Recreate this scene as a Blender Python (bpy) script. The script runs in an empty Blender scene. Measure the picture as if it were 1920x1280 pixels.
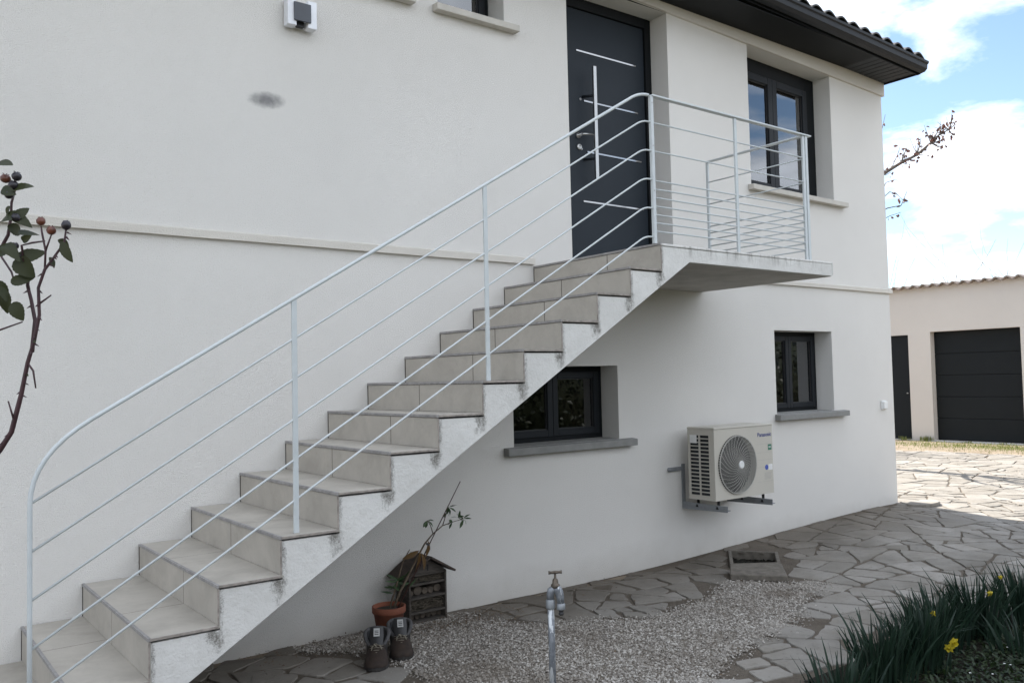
import bpy, bmesh, math, random
from mathutils import Vector, Matrix
R = math.radians
SC = bpy.context.scene
COL = SC.collection
random.seed(7)
# ------------------------------------------------------------------ camera
cam = bpy.data.cameras.new('camera'); CAM = bpy.data.objects.new('camera', cam); COL.objects.link(CAM)
cam.sensor_width = 36.0; cam.lens = 1614.92 / 1920 * 36.0
cam.clip_start = 0.05; cam.clip_end = 2000
yaw, pitch, roll = 0.6507, 0.0440, -0.0224
fw = Vector((math.sin(yaw)*math.cos(pitch), math.cos(yaw)*math.cos(pitch), math.sin(pitch)))
rt0 = Vector((math.cos(yaw), -math.sin(yaw), 0)); up0 = rt0.cross(fw)
rt = rt0*math.cos(roll) + up0*math.sin(roll); up = up0*math.cos(roll) - rt0*math.sin(roll)
m3 = Matrix((rt, up, -fw)).transposed()
CAM.matrix_world = Matrix.Translation((-4.181, -5.194, 1.496)) @ m3.to_4x4()
SC.camera = CAM
# ------------------------------------------------------------------ sky, sun, exposure
SUN_EL = 43.0
SUN_AZ = 0.4            # degrees from +Y towards +X
w = bpy.data.worlds.new('World'); SC.world = w; w.use_nodes = True
nt = w.node_tree; N = nt.nodes; L = nt.links
for n in list(N): N.remove(n)
out = N.new('ShaderNodeOutputWorld'); bg = N.new('ShaderNodeBackground'); bg.inputs[1].default_value = 0.08
sky = N.new('ShaderNodeTexSky'); sky.sky_type = 'NISHITA'; sky.sun_disc = False
sky.sun_elevation = R(SUN_EL); sky.sun_rotation = R(SUN_AZ); sky.air_density = 1.0; sky.dust_density = 0.35; sky.ozone_density = 1.6
tc = N.new('ShaderNodeTexCoord'); sep = N.new('ShaderNodeSeparateXYZ'); L.new(tc.outputs['Generated'], sep.inputs[0])
def wm(op, a, b=None, c=None):
    n = N.new('ShaderNodeMath'); n.operation = op
    for i, v in enumerate((a, b, c)):
        if v is None: continue
        if isinstance(v, (int, float)): n.inputs[i].default_value = v
        else: L.new(v, n.inputs[i])
    return n.outputs[0]
zc = wm('MAXIMUM', wm('ADD', sep.outputs[2], 0.16), 0.06)
px = wm('DIVIDE', sep.outputs[0], zc); py = wm('DIVIDE', sep.outputs[1], zc)
cmb = N.new('ShaderNodeCombineXYZ'); L.new(px, cmb.inputs[0]); L.new(py, cmb.inputs[1]); cmb.inputs[2].default_value = 17.4
nz = N.new('ShaderNodeTexNoise'); L.new(cmb.outputs[0], nz.inputs['Vector'])
nz.inputs['Scale'].default_value = 2.1; nz.inputs['Detail'].default_value = 9; nz.inputs['Roughness'].default_value = 0.58; nz.inputs['Distortion'].default_value = 0.25
hz = wm('MULTIPLY', wm('MAXIMUM', wm('SUBTRACT', 0.26, sep.outputs[2]), 0), 0.42)
# extra cloud added opposite the sun, out of view, to light the front wall
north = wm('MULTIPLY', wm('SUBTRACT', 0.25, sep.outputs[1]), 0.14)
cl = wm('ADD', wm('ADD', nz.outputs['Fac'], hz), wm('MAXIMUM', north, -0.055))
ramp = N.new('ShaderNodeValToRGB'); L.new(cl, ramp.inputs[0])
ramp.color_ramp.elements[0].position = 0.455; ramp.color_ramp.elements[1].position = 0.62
ramp.color_ramp.elements[0].color = (.0, .0, .0, 1)
shade = N.new('ShaderNodeMapRange'); L.new(nz.outputs['Fac'], shade.inputs[0])
shade.inputs[1].default_value = 0.45; shade.inputs[2].default_value = 0.75; shade.inputs[3].default_value = 0.72; shade.inputs[4].default_value = 1.25
ccol = N.new('ShaderNodeVectorMath'); ccol.operation = 'SCALE'; ccol.inputs[0].default_value = (8.6, 9.15, 10.0); L.new(shade.outputs[0], ccol.inputs[3])
mixc = N.new('ShaderNodeMix'); mixc.data_type = 'RGBA'
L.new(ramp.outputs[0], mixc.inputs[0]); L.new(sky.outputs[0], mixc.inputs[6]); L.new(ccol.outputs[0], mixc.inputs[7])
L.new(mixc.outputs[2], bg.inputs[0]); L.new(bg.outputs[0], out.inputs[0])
sl = bpy.data.lights.new('sun', 'SUN'); sl.energy = 5.0; sl.angle = R(0.5); sl.color = (1.0, 0.94, 0.86)
SUN = bpy.data.objects.new('sun', sl); COL.objects.link(SUN)
az = R(SUN_AZ); el = R(SUN_EL)
sdir = Vector((math.sin(az)*math.cos(el), math.cos(az)*math.cos(el), math.sin(el)))
SUN.rotation_euler = sdir.to_track_quat('Z', 'Y').to_euler(); SUN.location = (0, 10, 20)
SC.view_settings.view_transform = 'Standard'; SC.view_settings.look = 'None'
SC.view_settings.exposure = 1.57; SC.view_settings.gamma = 1.0; SC.view_settings.use_curve_mapping = False
# ------------------------------------------------------------------ materials
class NB:
    def __init__(s, name):
        s.m = bpy.data.materials.new(name); s.m.use_nodes = True; s.n = s.m.node_tree.nodes; s.l = s.m.node_tree.links
        s.b = s.n['Principled BSDF']; s.out = s.n['Material Output']
        g = s.n.new('ShaderNodeNewGeometry'); s.pos = g.outputs['Position']; s.island = g.outputs['Random Per Island']; s.nor = g.outputs['Normal']
    def put(s, v, sock):
        if isinstance(v, (int, float)): sock.default_value = v
        elif isinstance(v, (tuple, list)): sock.default_value = tuple(v) + ((1,) if len(v) == 3 and len(sock.default_value) == 4 else ())
        else: s.l.new(v, sock)
    def math(s, op, *a):
        n = s.n.new('ShaderNodeMath'); n.operation = op
        for i, v in enumerate(a): s.put(v, n.inputs[i])
        return n.outputs[0]
    def noise(s, scale, detail=4, rough=.55, vec=None, dist=0):
        n = s.n.new('ShaderNodeTexNoise'); s.l.new(vec or s.pos, n.inputs['Vector'])
        n.inputs['Scale'].default_value = scale; n.inputs['Detail'].default_value = detail; n.inputs['Roughness'].default_value = rough; n.inputs['Distortion'].default_value = dist
        return n.outputs['Fac']
    def ramp(s, v, a, b, ca=0.0, cb=1.0):
        n = s.n.new('ShaderNodeMapRange'); s.put(v, n.inputs[0]); n.inputs[1].default_value = a; n.inputs[2].default_value = b; n.inputs[3].default_value = ca; n.inputs[4].default_value = cb
        return n.outputs[0]
    def mix(s, f, a, b):
        n = s.n.new('ShaderNodeMix'); n.data_type = 'RGBA'; s.put(f, n.inputs[0]); s.put(a, n.inputs[6]); s.put(b, n.inputs[7]); return n.outputs[2]
    def scalev(s, v, sc):
        n = s.n.new('ShaderNodeVectorMath'); n.operation = 'MULTIPLY'; s.l.new(v, n.inputs[0]); n.inputs[1].default_value = sc; return n.outputs[0]
    def xyz(s, v=None):
        n = s.n.new('ShaderNodeSeparateXYZ'); s.l.new(v or s.pos, n.inputs[0]); return n.outputs
    def bump(s, h, dist, strength=1.0):
        n = s.n.new('ShaderNodeBump'); s.put(h, n.inputs['Height']); n.inputs['Distance'].default_value = dist; n.inputs['Strength'].default_value = strength
        s.l.new(n.outputs[0], s.b.inputs['Normal'])
    def col(s, v): s.put(v, s.b.inputs['Base Color']); return s
    def rough(s, v): s.put(v, s.b.inputs['Roughness']); return s
    def metal(s, v): s.put(v, s.b.inputs['Metallic']); return s
    def spec(s, v): s.put(v, s.b.inputs['Specular IOR Level']); return s
def simple(name, c, r=.5, metal=0, var=.12, sc=6, bump=0, bsc=120, spec=.5):
    k = NB(name); n = k.noise(sc, 5)
    k.col(k.mix(k.ramp(n, .3, .7), tuple(x*(1-var) for x in c), tuple(min(1, x*(1+var)) for x in c))).rough(r).metal(metal).spec(spec)
    if bump: k.bump(k.noise(bsc, 3), bump)
    return k.m
M = {}
def stucco(name, c, stain=False):
    k = NB(name); big = k.noise(.7, 4); mid = k.noise(5, 5)
    c1 = tuple(x*.955 for x in c); c2 = tuple(x*1.03 for x in c)
    cc = k.mix(k.ramp(big, .3, .7), c1, c2)
    cc = k.mix(k.math('MULTIPLY', k.ramp(mid, .55, .8), .12), cc, tuple(x*.8 for x in c))
    cc = k.mix(k.math('MULTIPLY', k.ramp(k.noise(190, 2, .6), .35, .75), .22), cc, tuple(x*.72 for x in c))
    x, y, z = k.xyz()
    # splash-back dirt along the foot of the wall
    foot = k.math('MULTIPLY', k.ramp(k.math('ADD', z, k.math('MULTIPLY', mid, .22)), -.02, .22, 1, 0), .35)
    cc = k.mix(foot, cc, (.36, .33, .28))
    if stain:
        dx = k.math('SUBTRACT', k.math('DIVIDE', k.math('SUBTRACT', x, -2.133), .115), k.math('MULTIPLY', k.math('SUBTRACT', z, 3.293), 3.2))
        dz = k.math('DIVIDE', k.math('SUBTRACT', z, 3.293), .052)
        d = k.math('ADD', k.math('MULTIPLY', dx, dx), k.math('MULTIPLY', dz, dz))
        d = k.math('ADD', d, k.math('MULTIPLY', k.math('SUBTRACT', k.noise(30, 3), .5), .9))
        n = k.n.new('ShaderNodeMapRange'); n.interpolation_type = 'SMOOTHSTEP'; k.put(d, n.inputs[0]); n.inputs[1].default_value = -.3; n.inputs[2].default_value = 1.5; n.inputs[3].default_value = .85; n.inputs[4].default_value = 0
        up_ = k.ramp(z, 3.0, 3.1)
        cc = k.mix(k.math('MULTIPLY', n.outputs[0], up_), cc, (.13, .13, .14))
    k.col(cc).rough(.92).spec(.2)
    h = k.math('ADD', k.noise(150, 3, .6), k.math('MULTIPLY', k.noise(420, 2), .5))
    k.bump(h, .009, .8)
    return k.m
M['stucco'] = stucco('stucco', (.755, .735, .70), True)
M['stucco_garage'] = stucco('stucco_garage', (.66, .61, .55))
M['band'] = stucco('band', (.70, .665, .605))
M['soffit_wall'] = M['band']
T_, RS, ZT, WS = .2904, .175, 2.367, 1.327      # tread, riser, landing height, stair width
def m_stringer():
    k = NB('stringer_paint'); x, y, z = k.xyz()
    kk = k.math('ROUND', k.math('DIVIDE', k.math('MULTIPLY', x, -1), T_))
    dx = k.math('ADD', x, k.math('MULTIPLY', kk, T_))
    dz = k.math('SUBTRACT', z, k.math('SUBTRACT', ZT - RS, k.math('MULTIPLY', kk, RS)))
    n1 = k.noise(22, 6, .7); n2 = k.math('ADD', k.math('MULTIPLY', k.noise(75, 4, .75, k.scalev(k.pos, (1, 1, .45))), .5), k.math('MULTIPLY', k.noise(150, 3, .8), .5))
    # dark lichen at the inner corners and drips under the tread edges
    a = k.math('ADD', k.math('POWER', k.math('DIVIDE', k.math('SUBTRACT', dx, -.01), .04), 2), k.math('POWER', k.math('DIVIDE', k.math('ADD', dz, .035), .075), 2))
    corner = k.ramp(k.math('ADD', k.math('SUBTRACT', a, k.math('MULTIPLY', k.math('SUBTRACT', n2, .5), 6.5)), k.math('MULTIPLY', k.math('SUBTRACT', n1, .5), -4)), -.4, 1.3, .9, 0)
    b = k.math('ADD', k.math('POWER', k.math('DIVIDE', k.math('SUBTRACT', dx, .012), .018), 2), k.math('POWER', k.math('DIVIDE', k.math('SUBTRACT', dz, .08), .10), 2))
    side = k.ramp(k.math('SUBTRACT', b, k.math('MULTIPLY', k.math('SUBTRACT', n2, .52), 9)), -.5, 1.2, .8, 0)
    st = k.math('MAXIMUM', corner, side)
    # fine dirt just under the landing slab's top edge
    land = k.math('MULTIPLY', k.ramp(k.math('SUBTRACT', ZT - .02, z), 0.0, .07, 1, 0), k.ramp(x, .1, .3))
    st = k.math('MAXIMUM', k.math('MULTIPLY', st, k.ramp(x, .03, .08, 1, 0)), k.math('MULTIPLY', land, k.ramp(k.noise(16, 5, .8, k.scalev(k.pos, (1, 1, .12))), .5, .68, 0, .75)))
    base = k.mix(k.ramp(k.noise(3, 5), .3, .7), (.58, .57, .545), (.69, .68, .655))
    base = k.mix(k.math('MULTIPLY', k.ramp(n1, .5, .75), .28), base, (.42, .40, .36))
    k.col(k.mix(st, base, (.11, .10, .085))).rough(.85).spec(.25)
    k.bump(k.math('ADD', k.noise(90, 4, .65), k.noise(26, 3)), .006, .6)
    return k.m
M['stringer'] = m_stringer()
def m_tile():
    k = NB('stone_tile'); a = k.noise(4.5, 6, .6, None, .6); b = k.noise(38, 4, .7); c = k.noise(13, 5, .7)
    col = k.mix(k.ramp(a, .3, .72), (.33, .308, .275), (.445, .418, .375))
    col = k.mix(k.math('MULTIPLY', k.ramp(c, .5, .75), .4), col, (.50, .465, .41))
    col = k.mix(k.math('MULTIPLY', k.ramp(b, .58, .75), .25), col, (.2, .175, .145))
    col = k.mix(k.math('MULTIPLY', k.island, .22), col, (.46, .425, .37))
    k.col(col).rough(.75).spec(.18); k.bump(k.noise(60, 4), .0015, .5)
    return k.m
M['tile'] = m_tile()
M['grout'] = simple('grout', (.085, .075, .065), .9)
M['trim'] = simple('nosing_trim', (.28, .27, .265), .7, 0, .2, 25, spec=.2)
M['edge'] = simple('rusty_edge', (.27, .24, .215), .7, 0, .4, 30)
M['rail'] = simple('rail_paint', (.52, .555, .565), .42, 0, .06, 14)
M['anth'] = simple('anthracite', (.012, .0145, .018), .5, 0, .06, 9, spec=.22)
M['anth_dark'] = simple('anthracite_frame', (.0055, .007, .0085), .6, spec=.18)
M['doorleaf'] = simple('door_leaf_paint', (.014, .020, .0275), .55, 0, .05, 2, .0004, 300, .25)
M['soffit'] = simple('soffit_board', (.038, .041, .046), .6, spec=.2)
M['inlay'] = simple('bright_inlay', (.38, .38, .385), .15, 1, .03)
M['steel'] = simple('brushed_steel', (.40, .40, .395), .32, 1, .06, 40)
M['sill'] = simple('grey_sill', (.22, .22, .21), .85, 0, .12, 14, .002, 90)
M['sill_light'] = simple('light_sill', (.50, .475, .43), .85, 0, .08, 10, .002, 90)
M['pvc'] = simple('white_pvc', (.78, .78, .77), .4)
M['white_lamp'] = simple('lamp_white', (.74, .76, .80), .4)
M['lampdark'] = simple('lamp_slate', (.042, .05, .064), .35)
M['ac'] = simple('ac_cream', (.50, .475, .42), .45, 0, .03, 3)
M['acgrille'] = simple('ac_grille', (.40, .39, .36), .5)
M['dark'] = simple('dark_inside', (.010, .010, .011), .7)
M['fin'] = simple('coil_fins', (.035, .04, .045), .5, .4)
M['galv'] = simple('galvanised', (.27, .285, .30), .55, .5, .1, 18)
M['logo'] = simple('logo_blue', (.028, .045, .21), .5)
M['green_label'] = simple('label_green', (.03, .16, .10), .5)
M['blue_label'] = simple('label_blue', (.05, .09, .36), .5)
M['white_label'] = simple('label_white', (.75, .75, .74), .5)
M['grey_label'] = simple('woven_label', (.38, .38, .37), .7)
M['black'] = simple('black_plastic', (.014, .014, .015), .45)
M['brass'] = simple('old_brass', (.12, .10, .08), .5, .8, .35, 60)
def m_pipe():
    k = NB('old_galvanised_pipe'); x, y, z = k.xyz(); n = k.noise(26, 5, .6, k.scalev(k.pos, (1, 1, .3)), .5)
    c = k.mix(k.ramp(k.noise(40, 4), .35, .65), (.15, .165, .185), (.25, .265, .285))
    c = k.mix(k.ramp(n, .56, .60), c, (.58, .60, .61)); k.col(c).rough(.5).metal(.35); k.bump(n, .003, .5); return k.m
M['pipe'] = m_pipe()
M['terracotta'] = simple('terracotta', (.19, .062, .034), .85, 0, .2, 12, .002, 80)
M['potsoil'] = simple('pot_soil', (.03, .022, .016), .95, 0, .4, 40, .01, 60)
def m_wood(name, c1, c2):
    k = NB(name); n = k.noise(9, 6, .65, k.scalev(k.pos, (1, 1, 6)), .4)
    k.col(k.mix(k.ramp(n, .3, .7), c1, c2)).rough(.85); k.bump(n, .004, .7); return k.m
M['oldwood'] = m_wood('weathered_wood', (.030, .025, .021), (.085, .072, .06))
M['roofwood'] = m_wood('roof_board', (.032, .024, .02), (.075, .052, .042))
M['logend'] = simple('log_end', (.085, .068, .052), .9, 0, .4, 30)
M['straw'] = simple('straw', (.075, .062, .045), .9, 0, .4, 60)
M['bark'] = simple('rose_stem', (.045, .018, .022), .6, 0, .4, 40)
M['stem'] = simple('sapling_stem', (.10, .075, .05), .8, 0, .3, 50)
M['cane'] = simple('thin_cane', (.05, .02, .016), .7)
def m_leaf(name, c1, c2, tr=.25):
    k = NB(name); k.col(k.mix(k.island, c1, c2)).rough(.5).spec(.35)
    t = k.n.new('ShaderNodeBsdfTranslucent'); k.put(k.mix(k.island, tuple(x*1.6 for x in c1), tuple(x*1.6 for x in c2)), t.inputs[0])
    mx = k.n.new('ShaderNodeMixShader'); mx.inputs[0].default_value = tr
    k.l.new(k.b.outputs[0], mx.inputs[1]); k.l.new(t.outputs[0], mx.inputs[2]); k.l.new(mx.outputs[0], k.out.inputs[0]); return k.m
M['roseleaf'] = m_leaf('rose_leaf', (.018, .032, .012), (.048, .048, .018))
M['saplingleaf'] = m_leaf('sapling_leaf', (.03, .06, .025), (.06, .10, .04))
M['brownleaf'] = m_leaf('brown_leaf', (.10, .055, .02), (.14, .085, .035))
M['daffleaf'] = m_leaf('daffodil_leaf', (.008, .021, .013), (.018, .038, .022), .12)
M['daff'] = m_leaf('daffodil_petal', (.45, .36, .02), (.55, .44, .04), .2)
M['weed'] = m_leaf('weed_leaf', (.012, .025, .009), (.028, .045, .014))
M['grass'] = m_leaf('dry_grass', (.09, .13, .03), (.22, .22, .08))
M['hedge'] = m_leaf('hedge_leaf', (.009, .012, .007), (.018, .022, .012))
M['hipred'] = simple('rose_hip_red', (.11, .035, .02), .35, 0, .4, 60)
M['hipdark'] = simple('rose_hip_dark', (.02, .016, .022), .35, 0, .4, 60)
M['treebark'] = simple('tree_bark', (.12, .10, .085), .9, 0, .3, 12)
M['deadleaf'] = m_leaf('dead_leaf', (.075, .035, .028), (.12, .055, .04))
M['bootsuede'] = simple('boot_suede', (.019, .016, .014), .9, 0, .35, 30, .002, 200)
M['bootleather'] = simple('boot_leather', (.025, .015, .010), .8, 0, .3, 30)
M['bootgrey'] = simple('boot_collar', (.07, .068, .07), .9, 0, .2, 60)
M['lace'] = simple('boot_lace', (.2, .18, .14), .9)
M['sole'] = simple('boot_sole', (.025, .022, .02), .8)
M['curtain'] = simple('curtain', (.27, .25, .22), .9)
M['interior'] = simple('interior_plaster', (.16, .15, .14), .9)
def m_glass():
    k = NB('window_glass'); k.n.remove(k.b)
    t = k.n.new('ShaderNodeBsdfTransparent'); t.inputs[0].default_value = (.55, .58, .58, 1)
    g = k.n.new('ShaderNodeBsdfGlossy'); g.inputs['Roughness'].default_value = .012; g.inputs[0].default_value = (.95, .97, 1, 1)
    f = k.n.new('ShaderNodeFresnel'); f.inputs[0].default_value = 1.62
    mx = k.n.new('ShaderNodeMixShader'); k.l.new(k.math('MINIMUM', k.math('MULTIPLY', f.outputs[0], 2.6), 1.0), mx.inputs[0]); k.l.new(t.outputs[0], mx.inputs[1]); k.l.new(g.outputs[0], mx.inputs[2]); k.l.new(mx.outputs[0], k.out.inputs[0])
    return k.m
M['glass'] = m_glass()
def m_stone():
    k = NB('paving_stone'); x, y, z = k.xyz(); a = k.noise(3.2, 6, .62); b = k.noise(30, 5, .7); c = k.noise(1.1, 4)
    col = k.mix(k.island, (.20, .188, .168), (.295, .277, .252))
    col = k.mix(k.math('MULTIPLY', k.ramp(a, .42, .68), .55), col, (.17, .15, .122))
    # earthy film over the stones close to the wall
    near = k.math('MULTIPLY', k.ramp(k.math('ADD', y, k.math('MULTIPLY', c, .8)), -.75, .25, 0, .75), k.ramp(x, 4.6, 5.4, 1, .1))
    col = k.mix(near, col, (.115, .095, .073))
    col = k.mix(k.math('MULTIPLY', k.ramp(b, .56, .72), .5), col, (.07, .062, .05))
    col = k.mix(k.math('MULTIPLY', k.ramp(k.noise(55, 3), .66, .72), .5), col, (.30, .29, .27))
    grime = k.math('MULTIPLY', k.ramp(k.noise(.95, 5, .65), .50, .66), .5)      # patches of old grime over the slabs
    col = k.mix(k.math('MULTIPLY', grime, k.ramp(x, 5.4, 6.4, 1, .25)), col, (.075, .066, .054))
    k.col(col).rough(.9).spec(.3); k.bump(k.math('ADD', a, k.math('MULTIPLY', b, .4)), .012, .6); return k.m
M['stone'] = m_stone()
def m_earth(name, c1, c2, sc=5):
    k = NB(name); a = k.noise(sc, 7, .7); b = k.noise(70, 4, .7)
    col = k.mix(k.ramp(a, .3, .7), c1, c2); col = k.mix(k.math('MULTIPLY', k.ramp(b, .55, .75), .5), col, tuple(x*.45 for x in c1))
    k.col(col).rough(.95).spec(.2); k.bump(k.math('ADD', a, b), .02, .7); return k.m
M['mortar'] = m_earth('mortar', (.09, .074, .058), (.15, .128, .104))
M['ground'] = m_earth('earth', (.16, .125, .09), (.30, .25, .19), 2)
M['lawn'] = m_earth('lawn', (.028, .036, .014), (.055, .062, .026), 9)
M['bed'] = m_earth('bed_soil', (.010, .009, .006), (.022, .019, .012))
M['gravelbed'] = m_earth('gravel_bed', (.15, .127, .10), (.25, .22, .185), 12)
def m_gravel():
    k = NB('gravel_stone'); p = k.noise(1.9, 4)
    n = k.n.new('ShaderNodeValToRGB'); k.l.new(k.island, n.inputs[0]); e = n.color_ramp.elements
    e[0].position = 0; e[0].color = (.17, .15, .128, 1); e[1].position = 1; e[1].color = (.48, .455, .42, 1)
    e.new(.35).color = (.275, .252, .225, 1); e.new(.7).color = (.36, .335, .30, 1)
    k.col(k.mix(k.math('MULTIPLY', k.ramp(p, .5, .72), .6), n.outputs[0], (.12, .095, .07))).rough(.85).spec(.3); return k.m
M['gravel'] = m_gravel()
M['concrete'] = simple('rough_concrete', (.135, .12, .10), .95, 0, .3, 18, .004, 70)
M['slabunder'] = simple('underside_grey', (.42, .405, .38), .95, 0, .15, 5, .003, 50)  # landing underside, a darker grey than the stringer paint
M['moss'] = m_earth('mossy_litter', (.007, .007, .005), (.02, .018, .012), 30)
M['litter'] = m_leaf('leaf_litter', (.06, .04, .025), (.15, .10, .06), .1)
def m_rooftile():
    k = NB('roof_tile'); n = k.noise(8, 5); k.col(k.mix(k.ramp(n, .3, .7), (.055, .055, .058), (.10, .098, .095))).rough(.8); return k.m
M['rooftile'] = m_rooftile()
M['fibre'] = simple('garage_roof_sheet', (.23, .185, .155), .9, 0, .3, 9)
M['garagedoor'] = simple('garage_door_paint', (.0085, .0105, .0115), .6, 0, .06, 3, .0006, 260, .2)
# ------------------------------------------------------------------ mesh tools
ORG = {}
def warp(v):                       # shears the upper storey slightly, imitating lens distortion
    x, y, z = v
    s = min(max((z - 2.6)/2.1, 0), 1); f = max(x, 1.0) - 3.3
    if x < 1.0: f *= min(max((x + .2)/1.2, 0), 1)
    return (x, y, z - .028*f*s)
class MB:
    def __init__(s, X=None): s.v = []; s.f = []; s.sm = []; s.X = X
    def pt(s, p): s.v.append(tuple(p)); return len(s.v) - 1
    def face(s, idx, sm=False): s.f.append(tuple(idx)); s.sm.append(sm)
    def poly(s, pts, sm=False): s.face([s.pt(p) for p in pts], sm); return s
    def box(s, x0, x1, y0, y1, z0, z1):
        a = [s.pt((x, y, z)) for z in (z0, z1) for y in (y0, y1) for x in (x0, x1)]
        for q in ((0, 2, 3, 1), (4, 5, 7, 6), (0, 1, 5, 4), (2, 6, 7, 3), (0, 4, 6, 2), (1, 3, 7, 5)): s.face([a[i] for i in q])
        return s
    def obox(s, c, ax, ay, az):
        c = Vector(c); ax = Vector(ax); ay = Vector(ay); az = Vector(az)
        a = [s.pt(c + ax*i + ay*j + az*k) for k in (-1, 1) for j in (-1, 1) for i in (-1, 1)]
        for q in ((0, 2, 3, 1), (4, 5, 7, 6), (0, 1, 5, 4), (2, 6, 7, 3), (0, 4, 6, 2), (1, 3, 7, 5)): s.face([a[i] for i in q])
        return s
    def bar(s, a, b, w, h, side=(0, 1, 0)):        # rectangular bar from a to b; w along side
        a = Vector(a); b = Vector(b); d = b - a; sd = Vector(side).normalized(); n = d.cross(sd).normalized()
        return s.obox((a + b)/2, d/2, sd*w/2, n*h/2)
    def prism(s, pts2, f):           # pts2 outline, f(p, t) -> 3D for t 0, 1
        a = [s.pt(f(p, 0)) for p in pts2]; b = [s.pt(f(p, 1)) for p in pts2]; n = len(a)
        s.face(a[::-1]); s.face(b)
        for i in range(n): s.face((a[i], a[(i+1) % n], b[(i+1) % n], b[i]))
        return s
    def tube(s, pts, rad, n=8, cap=True):
        pts = [Vector(p) for p in pts]; rad = rad if isinstance(rad, (list, tuple)) else [rad]*len(pts)
        rings = []; u = None
        for i, p in enumerate(pts):
            d = (pts[min(i+1, len(pts)-1)] - pts[max(i-1, 0)]).normalized()
            if u is None: u = d.orthogonal().normalized()
            u = (u - d*u.dot(d)).normalized(); v = d.cross(u)
            rings.append([s.pt(p + (u*math.cos(2*math.pi*k/n) + v*math.sin(2*math.pi*k/n))*rad[i]) for k in range(n)])
        for A, B in zip(rings, rings[1:]):
            for k in range(n): s.face((A[k], A[(k+1) % n], B[(k+1) % n], B[k]), n > 4)
        if cap: s.face(rings[0][::-1]); s.face(rings[-1])
        return s
    def lathe(s, prof, c, axis=(0, 0, 1), n=24, cap=True):   # prof: (radius, height)
        c = Vector(c); a = Vector(axis).normalized(); u = a.orthogonal().normalized(); v = a.cross(u); rings = []
        for r, h in prof: rings.append([s.pt(c + a*h + (u*math.cos(2*math.pi*k/n) + v*math.sin(2*math.pi*k/n))*r) for k in range(n)])
        for A, B in zip(rings, rings[1:]):
            for k in range(n): s.face((A[k], A[(k+1) % n], B[(k+1) % n], B[k]), True)
        if cap: s.face(rings[0][::-1]); s.face(rings[-1])
        return s
    def ball(s, c, r, n=10, m=6, sc=(1, 1, 1), jit=0):
        c = Vector(c); rings = []
        for j in range(1, m):
            t = math.pi*j/m
            rings.append([s.pt(c + Vector((math.sin(t)*math.cos(2*math.pi*k/n)*sc[0], math.sin(t)*math.sin(2*math.pi*k/n)*sc[1], math.cos(t)*sc[2]))*r*(1 + random.uniform(-jit, jit))) for k in range(n)])
        t0 = s.pt(c + Vector((0, 0, r*sc[2]))); t1 = s.pt(c - Vector((0, 0, r*sc[2])))
        for A, B in zip(rings, rings[1:]):
            for k in range(n): s.face((A[k], B[k], B[(k+1) % n], A[(k+1) % n]), True)
        for k in range(n): s.face((t0, rings[0][k], rings[0][(k+1) % n]), True); s.face((t1, rings[-1][(k+1) % n], rings[-1][k]), True)
        return s
    def loft(s, rings, closed=True, cap=True, sm=True):
        R_ = [[s.pt(p) for p in r] for r in rings]; n = len(R_[0])
        for A, B in zip(R_, R_[1:]):
            for k in range(n if closed else n - 1): s.face((A[k], A[(k+1) % n], B[(k+1) % n], B[k]), sm)
        if cap: s.face(R_[0][::-1]); s.face(R_[-1])
        return s
    def leaf(s, p, d, nrm, ln, wd, bend=.25, fold=.15, fine=False):
        p = Vector(p); d = Vector(d).normalized(); nrm = Vector(nrm); sd = d.cross(nrm)
        if sd.length < 1e-4: sd = d.orthogonal()
        sd.normalize(); nn = sd.cross(d)
        prof = ((0, .04), (.22, .62), (.5, 1), (.78, .66), (1, .02)); Lf = []
        if fine: prof = [(i/14, max(.02, (math.sin(math.pi*(i/14)**.8)**.75)*(1 if i % 2 else .93))) for i in range(15)]; bend *= random.uniform(.4, 2.2); fold *= random.uniform(.3, 2.5)
        for t, ww in prof:
            c = p + d*ln*t - nn*bend*ln*t*t
            Lf.append((s.pt(c - sd*wd*ww/2 + nn*fold*wd*ww), s.pt(c), s.pt(c + sd*wd*ww/2 + nn*fold*wd*ww)))
        for A, B in zip(Lf, Lf[1:]): s.face((A[0], A[1], B[1], B[0]), True); s.face((A[1], A[2], B[2], B[1]), True)
        return s
    def build(s, name, mat, parent=None, bevel=0, fn=None, segs=1):
        vs = s.v
        if s.X is not None: vs = [tuple(s.X @ Vector(p)) for p in vs]
        if fn: vs = [fn(p) for p in vs]
        o0 = ORG.get(parent.name, (0, 0, 0)) if parent else (0, 0, 0)
        vs = [(p[0]-o0[0], p[1]-o0[1], p[2]-o0[2]) for p in vs]
        me = bpy.data.meshes.new(name); me.from_pydata(vs, [], s.f); me.update()
        me.polygons.foreach_set('use_smooth', s.sm)
        bm = bmesh.new(); bm.from_mesh(me); bmesh.ops.recalc_face_normals(bm, faces=bm.faces) if len(s.f) < 60000 else None
        if bevel:
            es = [e for e in bm.edges if len(e.link_faces) == 2 and e.calc_face_angle(0) > .5]
            bmesh.ops.bevel(bm, geom=es, offset=bevel, segments=segs, affect='EDGES', profile=.5, clamp_overlap=True)
        bm.to_mesh(me); bm.free()
        me.materials.append(mat); o = bpy.data.objects.new(name, me); COL.objects.link(o)
        if parent: o.parent = parent; ORG[o.name] = o0
        else: ORG[o.name] = (0, 0, 0)
        return o
def thing(name, label, cat, loc, group=None):
    o = bpy.data.objects.new(name, None); COL.objects.link(o); o.location = loc; o.empty_display_size = .1
    ORG[o.name] = tuple(loc); o['label'] = label; o['category'] = cat
    if group: o['group'] = group
    return o
def tag(o, label, cat, group=None):
    o['label'] = label; o['category'] = cat
    if group: o['group'] = group
    return o
def struct(o): o['kind'] = 'structure'; return o
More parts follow.
